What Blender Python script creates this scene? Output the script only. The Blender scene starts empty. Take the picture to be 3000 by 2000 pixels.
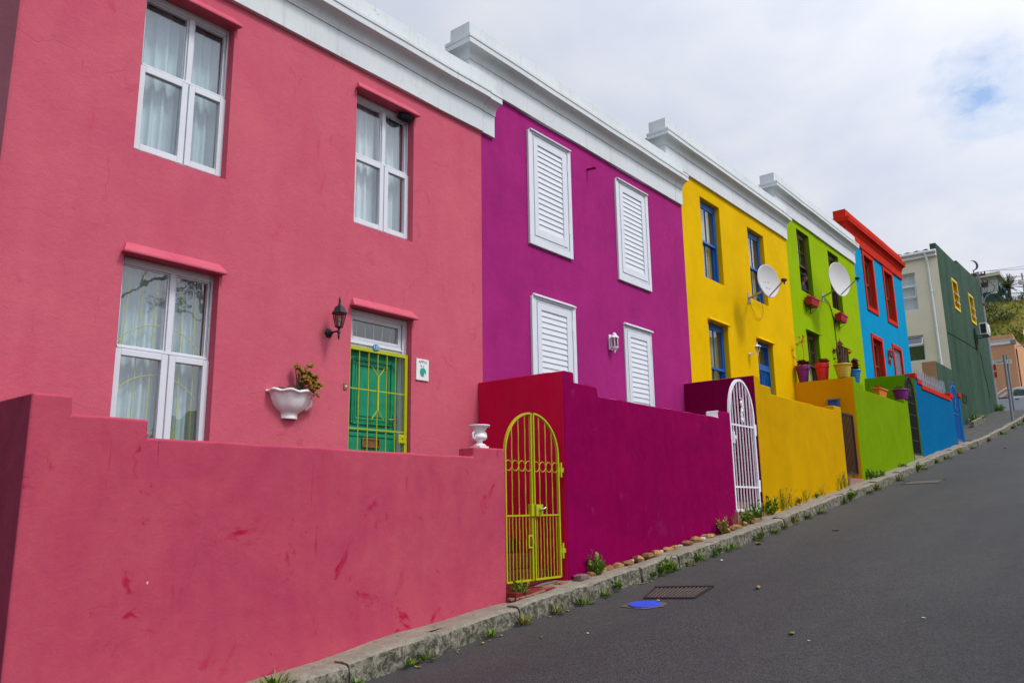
import bpy, math, random
from mathutils import Vector, Matrix
R = math.radians
PI = math.pi
rnd = random.Random(7)
scene = bpy.context.scene
SUN_E, SKY_E, EXPO = 1.5, .51, .53
COL = scene.collection
ROOT = {}

# ------------------------------------------------------------------ mesh builder
class MB:
    def __init__(self):
        self.v = []; self.f = []; self.m = []
    def add(self, vs, fs, m=0):
        o = len(self.v)
        self.v += [Vector(p) for p in vs]
        for f in fs:
            self.f.append([i + o for i in f]); self.m.append(m)
        return self
    def quad(self, a, b, c, d, m=0):
        return self.add([a, b, c, d], [(0, 1, 2, 3)], m)
    def box(self, x0, x1, y0, y1, z0, z1, m=0):
        v = [(x0,y0,z0),(x1,y0,z0),(x1,y1,z0),(x0,y1,z0),(x0,y0,z1),(x1,y0,z1),(x1,y1,z1),(x0,y1,z1)]
        return self.add(v, [(0,3,2,1),(4,5,6,7),(0,1,5,4),(1,2,6,5),(2,3,7,6),(3,0,4,7)], m)
    def prism(self, pts, vec, m=0, mcap=None):
        n = len(pts); vec = Vector(vec)
        a = [Vector(p) for p in pts]; b = [p + vec for p in a]
        mc = m if mcap is None else mcap
        o = len(self.v); self.v += a + b
        self.f.append([o + i for i in range(n)]); self.m.append(mc)
        self.f.append([o + n + i for i in reversed(range(n))]); self.m.append(mc)
        for i in range(n):
            j = (i + 1) % n
            self.f.append([o + i, o + n + i, o + n + j, o + j]); self.m.append(m)
        return self
    def tube(self, pts, r, n=8, closed=False, m=0, cap=True):
        P = [Vector(p) for p in pts]; k = len(P)
        rs = r if isinstance(r, (list, tuple)) else [r] * k
        T = []
        for i in range(k):
            if closed: t = P[(i + 1) % k] - P[i - 1]
            else: t = P[min(i + 1, k - 1)] - P[max(i - 1, 0)]
            T.append(t.normalized() if t.length > 1e-9 else Vector((0, 0, 1)))
        up = Vector((0, 0, 1)) if abs(T[0].z) < .9 else Vector((1, 0, 0))
        nn = (up - T[0] * up.dot(T[0])).normalized()
        o = len(self.v)
        for i in range(k):
            nn = (nn - T[i] * nn.dot(T[i]))
            nn = nn.normalized() if nn.length > 1e-6 else T[i].orthogonal().normalized()
            b = T[i].cross(nn)
            for j in range(n):
                a = 2 * PI * j / n
                self.v.append(P[i] + (nn * math.cos(a) + b * math.sin(a)) * rs[i])
        for i in range(k if closed else k - 1):
            i2 = (i + 1) % k
            for j in range(n):
                j2 = (j + 1) % n
                self.f.append([o + i*n + j, o + i*n + j2, o + i2*n + j2, o + i2*n + j]); self.m.append(m)
        if cap and not closed:
            self.f.append([o + j for j in reversed(range(n))]); self.m.append(m)
            self.f.append([o + (k - 1)*n + j for j in range(n)]); self.m.append(m)
        return self
    def lathe(self, prof, c=(0, 0, 0), n=24, m=0, fn=None, cap=True):
        o = len(self.v); c = Vector(c); k = len(prof)
        for i, (r, z) in enumerate(prof):
            for j in range(n):
                a = 2 * PI * j / n
                rr, zz = (r, z) if fn is None else fn(r, z, a, i)
                self.v.append(c + Vector((rr * math.cos(a), rr * math.sin(a), zz)))
        for i in range(k - 1):
            for j in range(n):
                j2 = (j + 1) % n
                self.f.append([o + i*n + j, o + i*n + j2, o + (i+1)*n + j2, o + (i+1)*n + j]); self.m.append(m)
        if cap:
            self.f.append([o + j for j in reversed(range(n))]); self.m.append(m)
            self.f.append([o + (k-1)*n + j for j in range(n)]); self.m.append(m)
        return self
    def ball(self, c, r, s=(1, 1, 1), n=12, k=8, m=0, jit=0, rg=None):
        c = Vector(c); o = len(self.v)
        self.v.append(c + Vector((0, 0, -r * s[2])))
        for i in range(1, k):
            t = -PI/2 + PI * i / k
            for j in range(n):
                a = 2*PI*j/n
                q = 1 + (rg.uniform(-jit, jit) if rg else 0)
                self.v.append(c + Vector((math.cos(a)*math.cos(t)*r*s[0]*q, math.sin(a)*math.cos(t)*r*s[1]*q, math.sin(t)*r*s[2]*q)))
        self.v.append(c + Vector((0, 0, r * s[2]))); e = len(self.v) - 1
        for j in range(n):
            j2 = (j+1) % n
            self.f.append([o, o+1+j2, o+1+j]); self.m.append(m)
            for i in range(k-2):
                a = o+1+i*n
                self.f.append([a+j, a+j2, a+n+j2, a+n+j]); self.m.append(m)
            a = o+1+(k-2)*n
            self.f.append([a+j, a+j2, e]); self.m.append(m)
        return self
    def xf(self, M, start=0):
        for i in range(start, len(self.v)):
            self.v[i] = M @ self.v[i]
        return self
    def build(self, name, mats, parent=None, org=None, smooth=None, bevel=0, merge=False, seg=2):
        if not isinstance(mats, (list, tuple)): mats = [mats]
        o0 = Vector(org) if org is not None else (ROOT[parent.name] if parent is not None else Vector((0, 0, 0)))
        me = bpy.data.meshes.new(name)
        me.from_pydata([tuple(p - o0) for p in self.v], [], self.f)
        for mt in mats: me.materials.append(mt)
        me.polygons.foreach_set('material_index', self.m)
        if merge or bevel:
            import bmesh
            bm = bmesh.new(); bm.from_mesh(me)
            bmesh.ops.remove_doubles(bm, verts=bm.verts, dist=1e-5)
            bmesh.ops.recalc_face_normals(bm, faces=bm.faces)
            bm.to_mesh(me); bm.free()
        if smooth is not None:
            me.shade_smooth(); me.set_sharp_from_angle(angle=R(smooth))
        me.update()
        ob = bpy.data.objects.new(name, me); COL.objects.link(ob)
        if parent is not None:
            ob.parent = parent
        else:
            ob.location = o0
        ROOT[ob.name] = o0
        if bevel:
            md = ob.modifiers.new('Bevel', 'BEVEL'); md.width = bevel; md.segments = seg
            md.limit_method = 'ANGLE'; md.angle_limit = R(40)
        return ob

def tag(o, label=None, cat=None, group=None, kind=None):
    if label: o['label'] = label
    if cat: o['category'] = cat
    if group: o['group'] = group
    if kind: o['kind'] = kind
    return o

def thing(name, label, cat, loc, group=None):
    o = bpy.data.objects.new(name, None); COL.objects.link(o)
    o.empty_display_size = .1
    o.location = loc
    ROOT[o.name] = Vector(loc)
    return tag(o, label, cat, group)

def dup(root, loc, rz=0, sc=1.0, label=None, group=None):
    c = root.copy(); COL.objects.link(c)
    c.location = loc; c.rotation_euler = (0, 0, rz)
    c.scale = (sc, sc, sc) if not isinstance(sc, (tuple, list)) else sc
    if label: c['label'] = label
    if group: c['group'] = group
    for ch in list(root.children):
        d = ch.copy(); COL.objects.link(d); d.parent = c
        for g in list(ch.children):
            e = g.copy(); COL.objects.link(e); e.parent = d
    return c

# ------------------------------------------------------------------ node helpers
def newmat(name):
    m = bpy.data.materials.new(name); m.use_nodes = True
    nt = m.node_tree; nt.nodes.clear()
    return m, nt

def nd(nt, typ, inp=None, **props):
    n = nt.nodes.new(typ)
    for k, v in props.items(): setattr(n, k, v)
    if inp:
        for k, v in inp.items():
            s = n.inputs[k]
            if hasattr(v, 'links') or hasattr(v, 'is_linked'): nt.links.new(v, s)
            else: s.default_value = v
    return n

def c4(c, f=1.0):
    return (min(1, c[0]*f), min(1, c[1]*f), min(1, c[2]*f), 1)

def mixc(nt, fac, a, b, blend='MIX'):
    n = nt.nodes.new('ShaderNodeMix'); n.data_type = 'RGBA'; n.blend_type = blend
    for i, v in ((0, fac), (6, a), (7, b)):
        if hasattr(v, 'is_linked'): nt.links.new(v, n.inputs[i])
        else: n.inputs[i].default_value = v
    return n.outputs[2]

def ramp(nt, fac, stops):
    n = nt.nodes.new('ShaderNodeValToRGB'); nt.links.new(fac, n.inputs[0])
    e = n.color_ramp.elements
    while len(e) > 1: e.remove(e[-1])
    for i, (p, c) in enumerate(stops):
        q = e[0] if i == 0 else e.new(p)
        q.position = p
        q.color = c if isinstance(c, (tuple, list)) else (c, c, c, 1)
    return n.outputs[0]

def coords(nt, scale=(1, 1, 1), rot=(0, 0, 0), loc=(0, 0, 0), kind='Object'):
    t = nd(nt, 'ShaderNodeTexCoord')
    m = nd(nt, 'ShaderNodeMapping', {'Vector': t.outputs[kind]})
    m.inputs['Scale'].default_value = scale
    m.inputs['Rotation'].default_value = rot
    m.inputs['Location'].default_value = loc
    return m.outputs[0]

def noise(nt, vec, scale, detail=4, rough=.55, dist=0):
    n = nd(nt, 'ShaderNodeTexNoise', {'Vector': vec, 'Scale': scale, 'Detail': detail, 'Roughness': rough, 'Distortion': dist})
    return n.outputs['Fac']

def finish(nt, col, rough=.7, bump=None, bstr=.2, bdist=.01, metal=0, spec=.4, coat=0):
    b = nd(nt, 'ShaderNodeBsdfPrincipled')
    for k, v in (('Base Color', col), ('Roughness', rough), ('Metallic', metal), ('Specular IOR Level', spec), ('Coat Weight', coat)):
        if hasattr(v, 'is_linked'): nt.links.new(v, b.inputs[k])
        else: b.inputs[k].default_value = v
    if bump is not None:
        bn = nd(nt, 'ShaderNodeBump', {'Height': bump, 'Strength': bstr, 'Distance': bdist})
        nt.links.new(bn.outputs[0], b.inputs['Normal'])
    o = nd(nt, 'ShaderNodeOutputMaterial')
    nt.links.new(b.outputs[0], o.inputs[0])
    return b

def simple(name, rgb, rough=.5, var=.06, scale=6, metal=0, bstr=.08, bscale=40, spec=.4, coat=0):
    m, nt = newmat(name)
    v = coords(nt)
    n = noise(nt, v, scale, 4)
    col = mixc(nt, n, c4(rgb, 1 - var*2), c4(rgb, 1 + var*2))
    rr = nd(nt, 'ShaderNodeMapRange', {'Value': noise(nt, v, scale*2.3, 3), 'To Min': max(.02, rough-.08), 'To Max': min(1, rough+.1)})
    finish(nt, col, rr.outputs[0], noise(nt, v, bscale, 3), bstr, .004, metal, spec, coat)
    return m

def plaster(name, rgb, var=.1, streak=.1, bstr=.35, scuff=None, scuff_amt=.0, chips=False, seed=0, pale=None, fine=1.0, sscale=5, two=None):
    """painted lime plaster: blotches, rain streaks, trowel bumps, scuffs"""
    rgb = tuple(c*.92 for c in rgb)
    m, nt = newmat(name)
    v = coords(nt, loc=(seed*3.1, seed*1.7, seed*.9))
    vs = coords(nt, scale=(sscale, sscale, sscale*.1), loc=(seed, 0, seed*2))
    n1 = noise(nt, v, 1.05, 6, .66, .6)
    n1 = ramp(nt, n1, [(.3, 0.0), (.7, 1.0)])
    col = mixc(nt, n1, c4(two) if two else c4(rgb, 1 - var), c4(rgb, 1 + var*(.3 if two else 1)))
    n2 = ramp(nt, noise(nt, vs, 1.0, 4, .6), [(.35, 0.0), (.72, 1.0)])
    pc = pale if pale else (min(1, rgb[0]*1.1+.05), rgb[1]*1.1+.03, rgb[2]*1.1+.03)
    f2 = nd(nt, 'ShaderNodeMath', {0: n2, 1: streak}, operation='MULTIPLY')
    col = mixc(nt, f2.outputs[0], col, c4(pc))
    n3 = ramp(nt, noise(nt, v, 6.5, 6, .7), [(.42, 0.0), (.62, 1.0)])
    f3 = nd(nt, 'ShaderNodeMath', {0: n3, 1: var*.75}, operation='MULTIPLY')
    col = mixc(nt, f3.outputs[0], col, c4(two, .9) if two else c4(rgb, .72))
    if scuff:
        va = coords(nt, scale=(1.0, 1, .8), rot=(0, R(24), 0), loc=(seed, 3, 1))
        s1 = noise(nt, va, 2.3, 7, .68, 1.2)
        s1 = ramp(nt, s1, [(.60, 0.0), (.67, 1.0)])
        s2 = ramp(nt, noise(nt, v, 1.1, 3), [(.38, 0.0), (.55, 1.0)])
        ff = nd(nt, 'ShaderNodeMath', {0: s1, 1: s2}, operation='MULTIPLY')
        vb = coords(nt, scale=(14, 1, 1.6), rot=(0, R(-12), 0), loc=(2, seed, 0))
        s3 = ramp(nt, noise(nt, vb, 1.0, 5, .6, .3), [(.665, 0.0), (.73, 1.0)])
        fx = nd(nt, 'ShaderNodeMath', {0: ff.outputs[0], 1: s3}, operation='MAXIMUM')
        fy = nd(nt, 'ShaderNodeMath', {0: fx.outputs[0], 1: scuff_amt}, operation='MULTIPLY')
        col = mixc(nt, fy.outputs[0], col, c4(scuff))
    if chips:
        vw = nd(nt, 'ShaderNodeTexNoise', {'Vector': v, 'Scale': 45, 'Detail': 3})
        vx = nd(nt, 'ShaderNodeVectorMath', {0: vw.outputs['Color'], 1: (.03, .03, .03)}, operation='MULTIPLY')
        vy = nd(nt, 'ShaderNodeVectorMath', {0: v, 1: vx.outputs[0]}, operation='ADD')
        vo = nd(nt, 'ShaderNodeTexVoronoi', {'Vector': vy.outputs[0], 'Scale': 2.6})
        cm = ramp(nt, vo.outputs['Distance'], [(.0, 1.0), (.017, 1.0), (.021, 0.0)])
        col = mixc(nt, cm, col, (.62, .58, .55, 1))
    # hairline cracks, only here and there
    wv = nd(nt, 'ShaderNodeTexNoise', {'Vector': v, 'Scale': 2.2, 'Detail': 5})
    wa = nd(nt, 'ShaderNodeVectorMath', {0: wv.outputs['Color'], 1: (.55, .55, .55)}, operation='MULTIPLY')
    wb = nd(nt, 'ShaderNodeVectorMath', {0: v, 1: wa.outputs[0]}, operation='ADD')
    cv = nd(nt, 'ShaderNodeTexVoronoi', {'Vector': wb.outputs[0], 'Scale': .62}, feature='DISTANCE_TO_EDGE')
    ck = ramp(nt, cv.outputs['Distance'], [(0, 1.0), (.003, .8), (.0065, 0.0)])
    cw = ramp(nt, noise(nt, v, .8, 3), [(.54, 0.0), (.64, 1.0)])
    cf = nd(nt, 'ShaderNodeMath', {0: ck, 1: cw}, operation='MULTIPLY')
    cg = nd(nt, 'ShaderNodeMath', {0: cf.outputs[0], 1: .2}, operation='MULTIPLY')
    col = mixc(nt, cg.outputs[0], col, c4(rgb, .5))
    b0 = noise(nt, coords(nt, scale=(1, 1, 1.5), loc=(seed, 0, 0)), 3.2*fine, 5, .55, .8)
    b1 = noise(nt, v, 16*fine, 6, .65, .6)
    b2 = noise(nt, v, 60*fine, 4, .65)
    bb = nd(nt, 'ShaderNodeMath', {0: b2, 1: .45, 2: b1}, operation='MULTIPLY_ADD')
    bb = nd(nt, 'ShaderNodeMath', {0: b0, 1: .7, 2: bb.outputs[0]}, operation='MULTIPLY_ADD')
    bb = nd(nt, 'ShaderNodeMath', {0: cf.outputs[0], 1: -.3, 2: bb.outputs[0]}, operation='MULTIPLY_ADD')
    rr = nd(nt, 'ShaderNodeMapRange', {'Value': n3, 'To Min': .62, 'To Max': .8})
    finish(nt, col, rr.outputs[0], bb.outputs[0], min(1, bstr*.85), .014, 0, .02)
    return m

def glass(name, tint=(.95, .98, .98), ior=2.1):
    m, nt = newmat(name)
    v = coords(nt)
    bn = nd(nt, 'ShaderNodeBump', {'Height': noise(nt, v, 3.5, 2), 'Strength': .12, 'Distance': .01})
    lw = nd(nt, 'ShaderNodeLayerWeight', {'Blend': .5, 'Normal': bn.outputs[0]})
    f0 = ((ior-1)/(ior+1))**2
    p5 = nd(nt, 'ShaderNodeMath', {0: lw.outputs['Facing'], 1: 4.0}, operation='POWER')
    fr = nd(nt, 'ShaderNodeMath', {0: p5.outputs[0], 1: 1-f0, 2: f0}, operation='MULTIPLY_ADD')
    tr = nd(nt, 'ShaderNodeBsdfTransparent', {'Color': c4(tint)})
    gl = nd(nt, 'ShaderNodeBsdfGlossy', {'Color': (.95, .97, 1, 1), 'Roughness': .015, 'Normal': bn.outputs[0]})
    mx = nd(nt, 'ShaderNodeMixShader', {0: fr.outputs[0]})
    nt.links.new(tr.outputs[0], mx.inputs[1]); nt.links.new(gl.outputs[0], mx.inputs[2])
    o = nd(nt, 'ShaderNodeOutputMaterial'); nt.links.new(mx.outputs[0], o.inputs[0])
    return m

def leafmat(name, a, b, rough=.5, scale=18):
    m, nt = newmat(name)
    v = coords(nt)
    g = nd(nt, 'ShaderNodeNewGeometry')
    n = noise(nt, v, scale, 3)
    n = ramp(nt, n, [(.3, 0.0), (.7, 1.0)])
    f = nd(nt, 'ShaderNodeMath', {0: n, 1: .6}, operation='MULTIPLY')
    f = nd(nt, 'ShaderNodeMath', {0: g.outputs['Random Per Island'], 1: .45, 2: f.outputs[0]}, operation='MULTIPLY_ADD')
    f.use_clamp = True
    col = mixc(nt, f.outputs[0], c4(a), c4(b))
    p = finish(nt, col, rough, None, spec=.35)
    p.inputs['Subsurface Weight'].default_value = 0
    return m
# ------------------------------------------------------------------ materials
M = {}
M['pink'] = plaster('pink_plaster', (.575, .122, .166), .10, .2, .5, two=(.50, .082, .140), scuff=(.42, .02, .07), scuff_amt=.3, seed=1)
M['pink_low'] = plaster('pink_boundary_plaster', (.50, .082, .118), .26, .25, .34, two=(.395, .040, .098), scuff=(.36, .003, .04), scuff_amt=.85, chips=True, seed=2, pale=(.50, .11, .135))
M['crimson'] = plaster('crimson_plaster', (.62, .006, .062), .14, .25, .3, scuff=(.30, .01, .02), scuff_amt=.5, seed=3, pale=(.46, .04, .05))
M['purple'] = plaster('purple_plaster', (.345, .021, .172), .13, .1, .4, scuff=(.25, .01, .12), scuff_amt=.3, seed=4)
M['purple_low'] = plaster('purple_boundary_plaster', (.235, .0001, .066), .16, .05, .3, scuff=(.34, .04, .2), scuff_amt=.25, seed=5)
M['plum'] = plaster('plum_plaster', (.20, .0002, .052), .1, .1, .3, seed=6)
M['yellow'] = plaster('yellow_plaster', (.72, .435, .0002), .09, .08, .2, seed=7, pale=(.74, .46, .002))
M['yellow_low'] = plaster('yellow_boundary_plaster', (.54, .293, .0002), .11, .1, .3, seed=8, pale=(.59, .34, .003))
M['ochre'] = plaster('shaded_yellow_plaster', (.68, .30, .001), .07, .1, .3, seed=9, pale=(.70, .32, .01))  # yellow paint deepened: the shade of the side faces is in the colour
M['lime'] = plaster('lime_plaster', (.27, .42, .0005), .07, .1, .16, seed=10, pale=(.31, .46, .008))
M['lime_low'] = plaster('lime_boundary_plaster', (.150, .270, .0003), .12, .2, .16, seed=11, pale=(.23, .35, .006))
M['leaf_green'] = plaster('leaf_green_plaster', (.13, .30, .001), .08, .1, .14, seed=12)
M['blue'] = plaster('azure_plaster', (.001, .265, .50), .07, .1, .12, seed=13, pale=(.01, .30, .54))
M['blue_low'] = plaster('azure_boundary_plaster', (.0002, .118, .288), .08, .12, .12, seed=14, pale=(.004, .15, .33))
M['redpaint'] = plaster('vermilion_paint', (.55, .028, .014), .08, .08, .2, seed=15, pale=(.6, .06, .03))
M['pink_shade'] = plaster('shaded_pink_plaster', (.27, .045, .085), .22, .25, .3, scuff=(.2, .005, .02), scuff_amt=.6, seed=25)  # pink boundary paint darkened, shade of the left side put into the colour
M['mauve'] = plaster('mauve_plaster', (.17, .06, .085), .1, .1, .3, seed=16)
M['cream'] = plaster('cream_plaster', (.74, .69, .54), .06, .14, .08, seed=17, pale=(.76, .73, .62))
M['dkgreen'] = plaster('bottle_green_plaster', (.036, .072, .048), .2, .5, .1, seed=18, pale=(.11, .16, .13), sscale=.8)
M['tan'] = plaster('tan_plaster', (.45, .25, .14), .1, .1, .3, seed=19)
M['peach'] = plaster('peach_plaster', (.62, .34, .19), .06, .12, .08, seed=20, pale=(.64, .4, .25))
M['greyside'] = plaster('slate_grey_plaster', (.06, .065, .075), .1, .1, .3, seed=21)
M['redside'] = plaster('brick_red_plaster', (.42, .08, .07), .1, .1, .3, seed=22)
M['oliveside'] = plaster('olive_stained_plaster', (.40, .32, .12), .2, .4, .3, seed=23)
M['hillhouse'] = plaster('pale_green_plaster', (.42, .47, .43), .08, .2, .2, seed=24)

def white_cornice():
    m, nt = newmat('white_cornice_paint')
    v = coords(nt)
    base = mixc(nt, ramp(nt, noise(nt, v, .9, 5), [(.3, 0.0), (.7, 1.0)]), (.54, .585, .60, 1), (.63, .67, .685, 1))
    dirt = ramp(nt, noise(nt, coords(nt, scale=(1, 1, .6)), 7, 8, .72, .5), [(.56, 0.0), (.74, 1.0)])
    g = nd(nt, 'ShaderNodeNewGeometry')
    sx = nd(nt, 'ShaderNodeSeparateXYZ', {0: g.outputs['Normal']})
    # weather stains settle on the ledges that face the rain
    lf = nd(nt, 'ShaderNodeMapRange', {'Value': sx.outputs[2], 'From Min': -.2, 'From Max': .8, 'To Min': .28, 'To Max': .9})
    f = nd(nt, 'ShaderNodeMath', {0: dirt, 1: lf.outputs[0]}, operation='MULTIPLY')
    col = mixc(nt, f.outputs[0], base, (.30, .31, .26, 1))
    vst = coords(nt, scale=(16, 16, .8))
    st = ramp(nt, noise(nt, vst, 1.0, 4, .6), [(.54, 0.0), (.76, 1.0)])
    f2 = nd(nt, 'ShaderNodeMath', {0: st, 1: .5}, operation='MULTIPLY')
    col = mixc(nt, f2.outputs[0], col, (.42, .43, .38, 1))
    spots = ramp(nt, noise(nt, v, 2.6, 9, .75), [(.665, 0.0), (.70, 1.0)])
    f3 = nd(nt, 'ShaderNodeMath', {0: spots, 1: .7}, operation='MULTIPLY')
    col = mixc(nt, f3.outputs[0], col, (.24, .25, .2, 1))
    finish(nt, col, .6, noise(nt, v, 14, 6), .22, .008, spec=.3)
    return m
M['cornice'] = white_cornice()
M['white'] = simple('white_gloss_paint', (.62, .65, .70), .35, .03, 5, bstr=.05)
M['offwhite'] = simple('off_white_paint', (.70, .70, .70), .5, .05, 5)
M['ceramic'] = simple('white_ceramic', (.80, .79, .80), .35, .04, 6, bstr=.12, bscale=25)
M['chartreuse'] = simple('chartreuse_iron_paint', (.40, .42, .002), .4, .08, 9, bstr=.15)
M['iron_black'] = simple('black_iron', (.012, .012, .014), .45, .1, 10, bstr=.15)
M['lamp_black'] = simple('black_lantern_paint', (.012, .014, .018), .35, .1, 10)
M['iron_brown'] = simple('dark_brown_iron', (.022, .018, .016), .45, .1, 10)
M['white_iron'] = simple('white_iron_paint', (.76, .76, .82), .4, .03, 8)
M['blue_iron'] = simple('blue_iron_paint', (.003, .13, .40), .4, .06, 8)
M['blue_wood'] = simple('blue_gloss_wood', (.003, .10, .38), .35, .07, 6)
M['blue_box'] = simple('blue_box_paint', (.006, .06, .27), .5, .06, 6)
M['door_green'] = simple('emerald_door_paint', (.004, .26, .125), .35, .06, 5, bstr=.06)
M['brown_wood'] = simple('stained_brown_wood', (.075, .022, .012), .4, .15, 7)
M['oak_wood'] = simple('varnished_oak', (.16, .065, .022), .4, .18, 7)
M['brass'] = simple('tarnished_brass', (.30, .16, .07), .38, .12, 12, metal=.7)
M['chrome'] = simple('satin_chrome', (.6, .58, .54), .25, .05, 10, metal=1)
M['steel'] = simple('galvanised_steel', (.36, .39, .44), .45, .1, 9, metal=.6)
M['pale_steel'] = simple('dull_blue_grey_steel', (.20, .215, .255), .6, .1, 9)
M['steel_blue'] = simple('painted_steel', (.30, .33, .40), .5, .08, 9)
M['pole_grey'] = simple('weathered_grey_pole', (.19, .21, .24), .6, .14, 7)
M['rust'] = simple('rusty_iron', (.10, .035, .02), .8, .2, 14)
M['dish'] = simple('pale_grey_dish_enamel', (.50, .495, .49), .45, .03, 4, bstr=.02)
M['redlamp'] = simple('red_lantern_paint', (.50, .02, .012), .35, .06, 8)
M['num_blue'] = simple('blue_enamel', (.03, .22, .48), .3, .04, 8)
M['plaque'] = simple('glazed_plaque', (.72, .74, .74), .3, .02, 6)
M['ink_grey'] = simple('grey_lettering', (.16, .17, .17), .6, .05)
M['apple_green'] = simple('teal_apple_glaze', (.01, .30, .21), .4, .12, 20)
M['sign_green'] = simple('dark_green_lettering', (.01, .07, .045), .6, .05)
M['sign_white'] = simple('street_sign_enamel', (.50, .55, .52), .5, .05)
M['glass'] = glass('window_glass')
M['lampglass'] = glass('frosted_lamp_glass', (.62, .62, .56), 1.4)
M['pot_purple'] = simple('purple_pot_glaze', (.17, .004, .15), .45, .06)
M['pot_red'] = simple('red_pot_glaze', (.60, .008, .006), .45, .05)
M['pot_yellow'] = simple('ochre_yellow_pot', (.52, .36, .03), .5, .06)
M['pot_blue'] = simple('blue_pot_glaze', (.006, .15, .42), .4, .06)
M['pot_orange'] = simple('orange_trough', (.62, .17, .012), .5, .06)
M['box_red'] = simple('crimson_flower_box', (.40, .006, .03), .4, .08)
M['soil'] = simple('dark_potting_soil', (.035, .024, .016), .95, .2, 30, bstr=.6)
M['leaf_red'] = leafmat('red_succulent_leaf', (.16, .012, .010), (.42, .045, .02))
M['leaf_maroon'] = leafmat('maroon_succulent_leaf', (.06, .012, .012), (.17, .03, .02))
M['petal_red'] = leafmat('scarlet_petals', (.50, .004, .006), (.72, .03, .02))
M['petal_orange'] = leafmat('coral_blossom', (.55, .06, .01), (.70, .14, .03))
M['leaf_jade'] = leafmat('red_edged_jade_leaf', (.13, .16, .01), (.36, .13, .015), scale=40)
M['leaf_green2'] = leafmat('green_succulent_leaf', (.05, .12, .012), (.15, .20, .015))
M['weed'] = leafmat('roadside_weed_leaf', (.045, .14, .006), (.17, .27, .015), scale=25)
M['weed_dry'] = leafmat('dry_weed_leaf', (.12, .16, .015), (.32, .26, .05), scale=25)
M['stem'] = simple('woody_stem', (.12, .085, .06), .8, .15, 30)
M['cactus'] = simple('grey_brown_cactus_stem', (.11, .07, .05), .8, .25, 40, bstr=.5)
M['leaf_litter'] = leafmat('fallen_leaf', (.24, .14, .05), (.42, .30, .14))
M['paper'] = simple('scrap_paper', (.65, .66, .62), .8, .05)
M['palmleaf'] = leafmat('palm_frond', (.03, .05, .015), (.09, .11, .04))
M['palmtrunk'] = simple('palm_trunk', (.10, .07, .045), .9, .2, 8)
M['roofsheet'] = simple('grey_roof_sheet', (.09, .095, .105), .6, .12, 3)
M['interior'] = simple('dim_room_plaster', (.16, .15, .14), .9, .1, 2)
M['gutter'] = simple('white_gutter_pvc', (.66, .68, .70), .4, .04)
M['cable'] = simple('black_cable', (.012, .013, .012), .5, .05)
M['cable_tan'] = simple('tan_cable', (.28, .16, .04), .5, .05)
M['yellow_frame'] = simple('yellow_window_paint', (.66, .50, .01), .5, .05)
M['car_body'] = simple('silver_car_paint', (.52, .55, .60), .25, .02, 3, metal=.0, coat=.6, bstr=0)
M['car_white'] = simple('white_canopy_paint', (.74, .76, .78), .3, .02, 3)
M['car_glass'] = glass('car_glass', (.35, .42, .38), 1.6)
M['rubber'] = simple('black_rubber', (.015, .015, .015), .75, .1)
M['car_trim'] = simple('black_trim', (.012, .012, .014), .5, .05)
M['ac_white'] = simple('condenser_casing', (.55, .57, .55), .5, .06)
M['fence_green'] = simple('dark_teal_fence', (.008, .05, .055), .6, .08)
M['ceramic_pink'] = simple('pinkish_glazed_handle', (.62, .33, .37), .35, .18, 25)
M['skin'] = simple('skin', (.085, .038, .024), .55, .06)  # skin tone dimmed, the window's shade put into the colour
M['cap_black'] = simple('black_knit_cap', (.012, .012, .014), .9, .1)
M['jacket'] = simple('dark_navy_jacket', (.012, .018, .035), .85, .1)

def curtain(name, a, b):
    m, nt = newmat(name)
    v = coords(nt, scale=(60, 60, 60))
    col = mixc(nt, noise(nt, coords(nt), 3, 3), c4(a), c4(b))
    bs = finish(nt, col, .85, noise(nt, v, 1.0, 2), .1, .002, spec=.1)
    return m
M['curtain'] = curtain('pale_teal_curtain', (.31, .43, .46), (.50, .62, .64))
M['curtain_white'] = curtain('white_net_curtain', (.50, .58, .61), (.68, .75, .77))
M['curtain_gold'] = curtain('gold_striped_curtain', (.34, .27, .07), (.66, .60, .36))

def brick(name, a, b, mortar, scale=1.0, rough=.85, bw=.22, bh=.075, rot=(0, 0, 0)):
    m, nt = newmat(name)
    v = coords(nt, rot=rot)
    br = nd(nt, 'ShaderNodeTexBrick', {'Vector': v, 'Color1': c4(a), 'Color2': c4(b), 'Mortar': c4(mortar), 'Scale': scale, 'Mortar Size': .006, 'Brick Width': bw, 'Row Height': bh})
    col = mixc(nt, .35, br.outputs[0], mixc(nt, noise(nt, coords(nt), 14, 6), c4(a, .6), c4(b, 1.3)))
    finish(nt, col, rough, noise(nt, coords(nt), 30, 6), .5, .008)
    return m
M['redstep'] = plaster('dark_red_step_paint', (.17, .028, .026), .2, .1, .3, seed=27)
M['redbrick'] = brick('worn_red_brick', (.26, .07, .045), (.36, .12, .075), (.22, .17, .14))
M['paver'] = brick('terracotta_paver', (.22, .085, .065), (.30, .14, .10), (.22, .18, .15), bw=.2, bh=.1)

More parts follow.
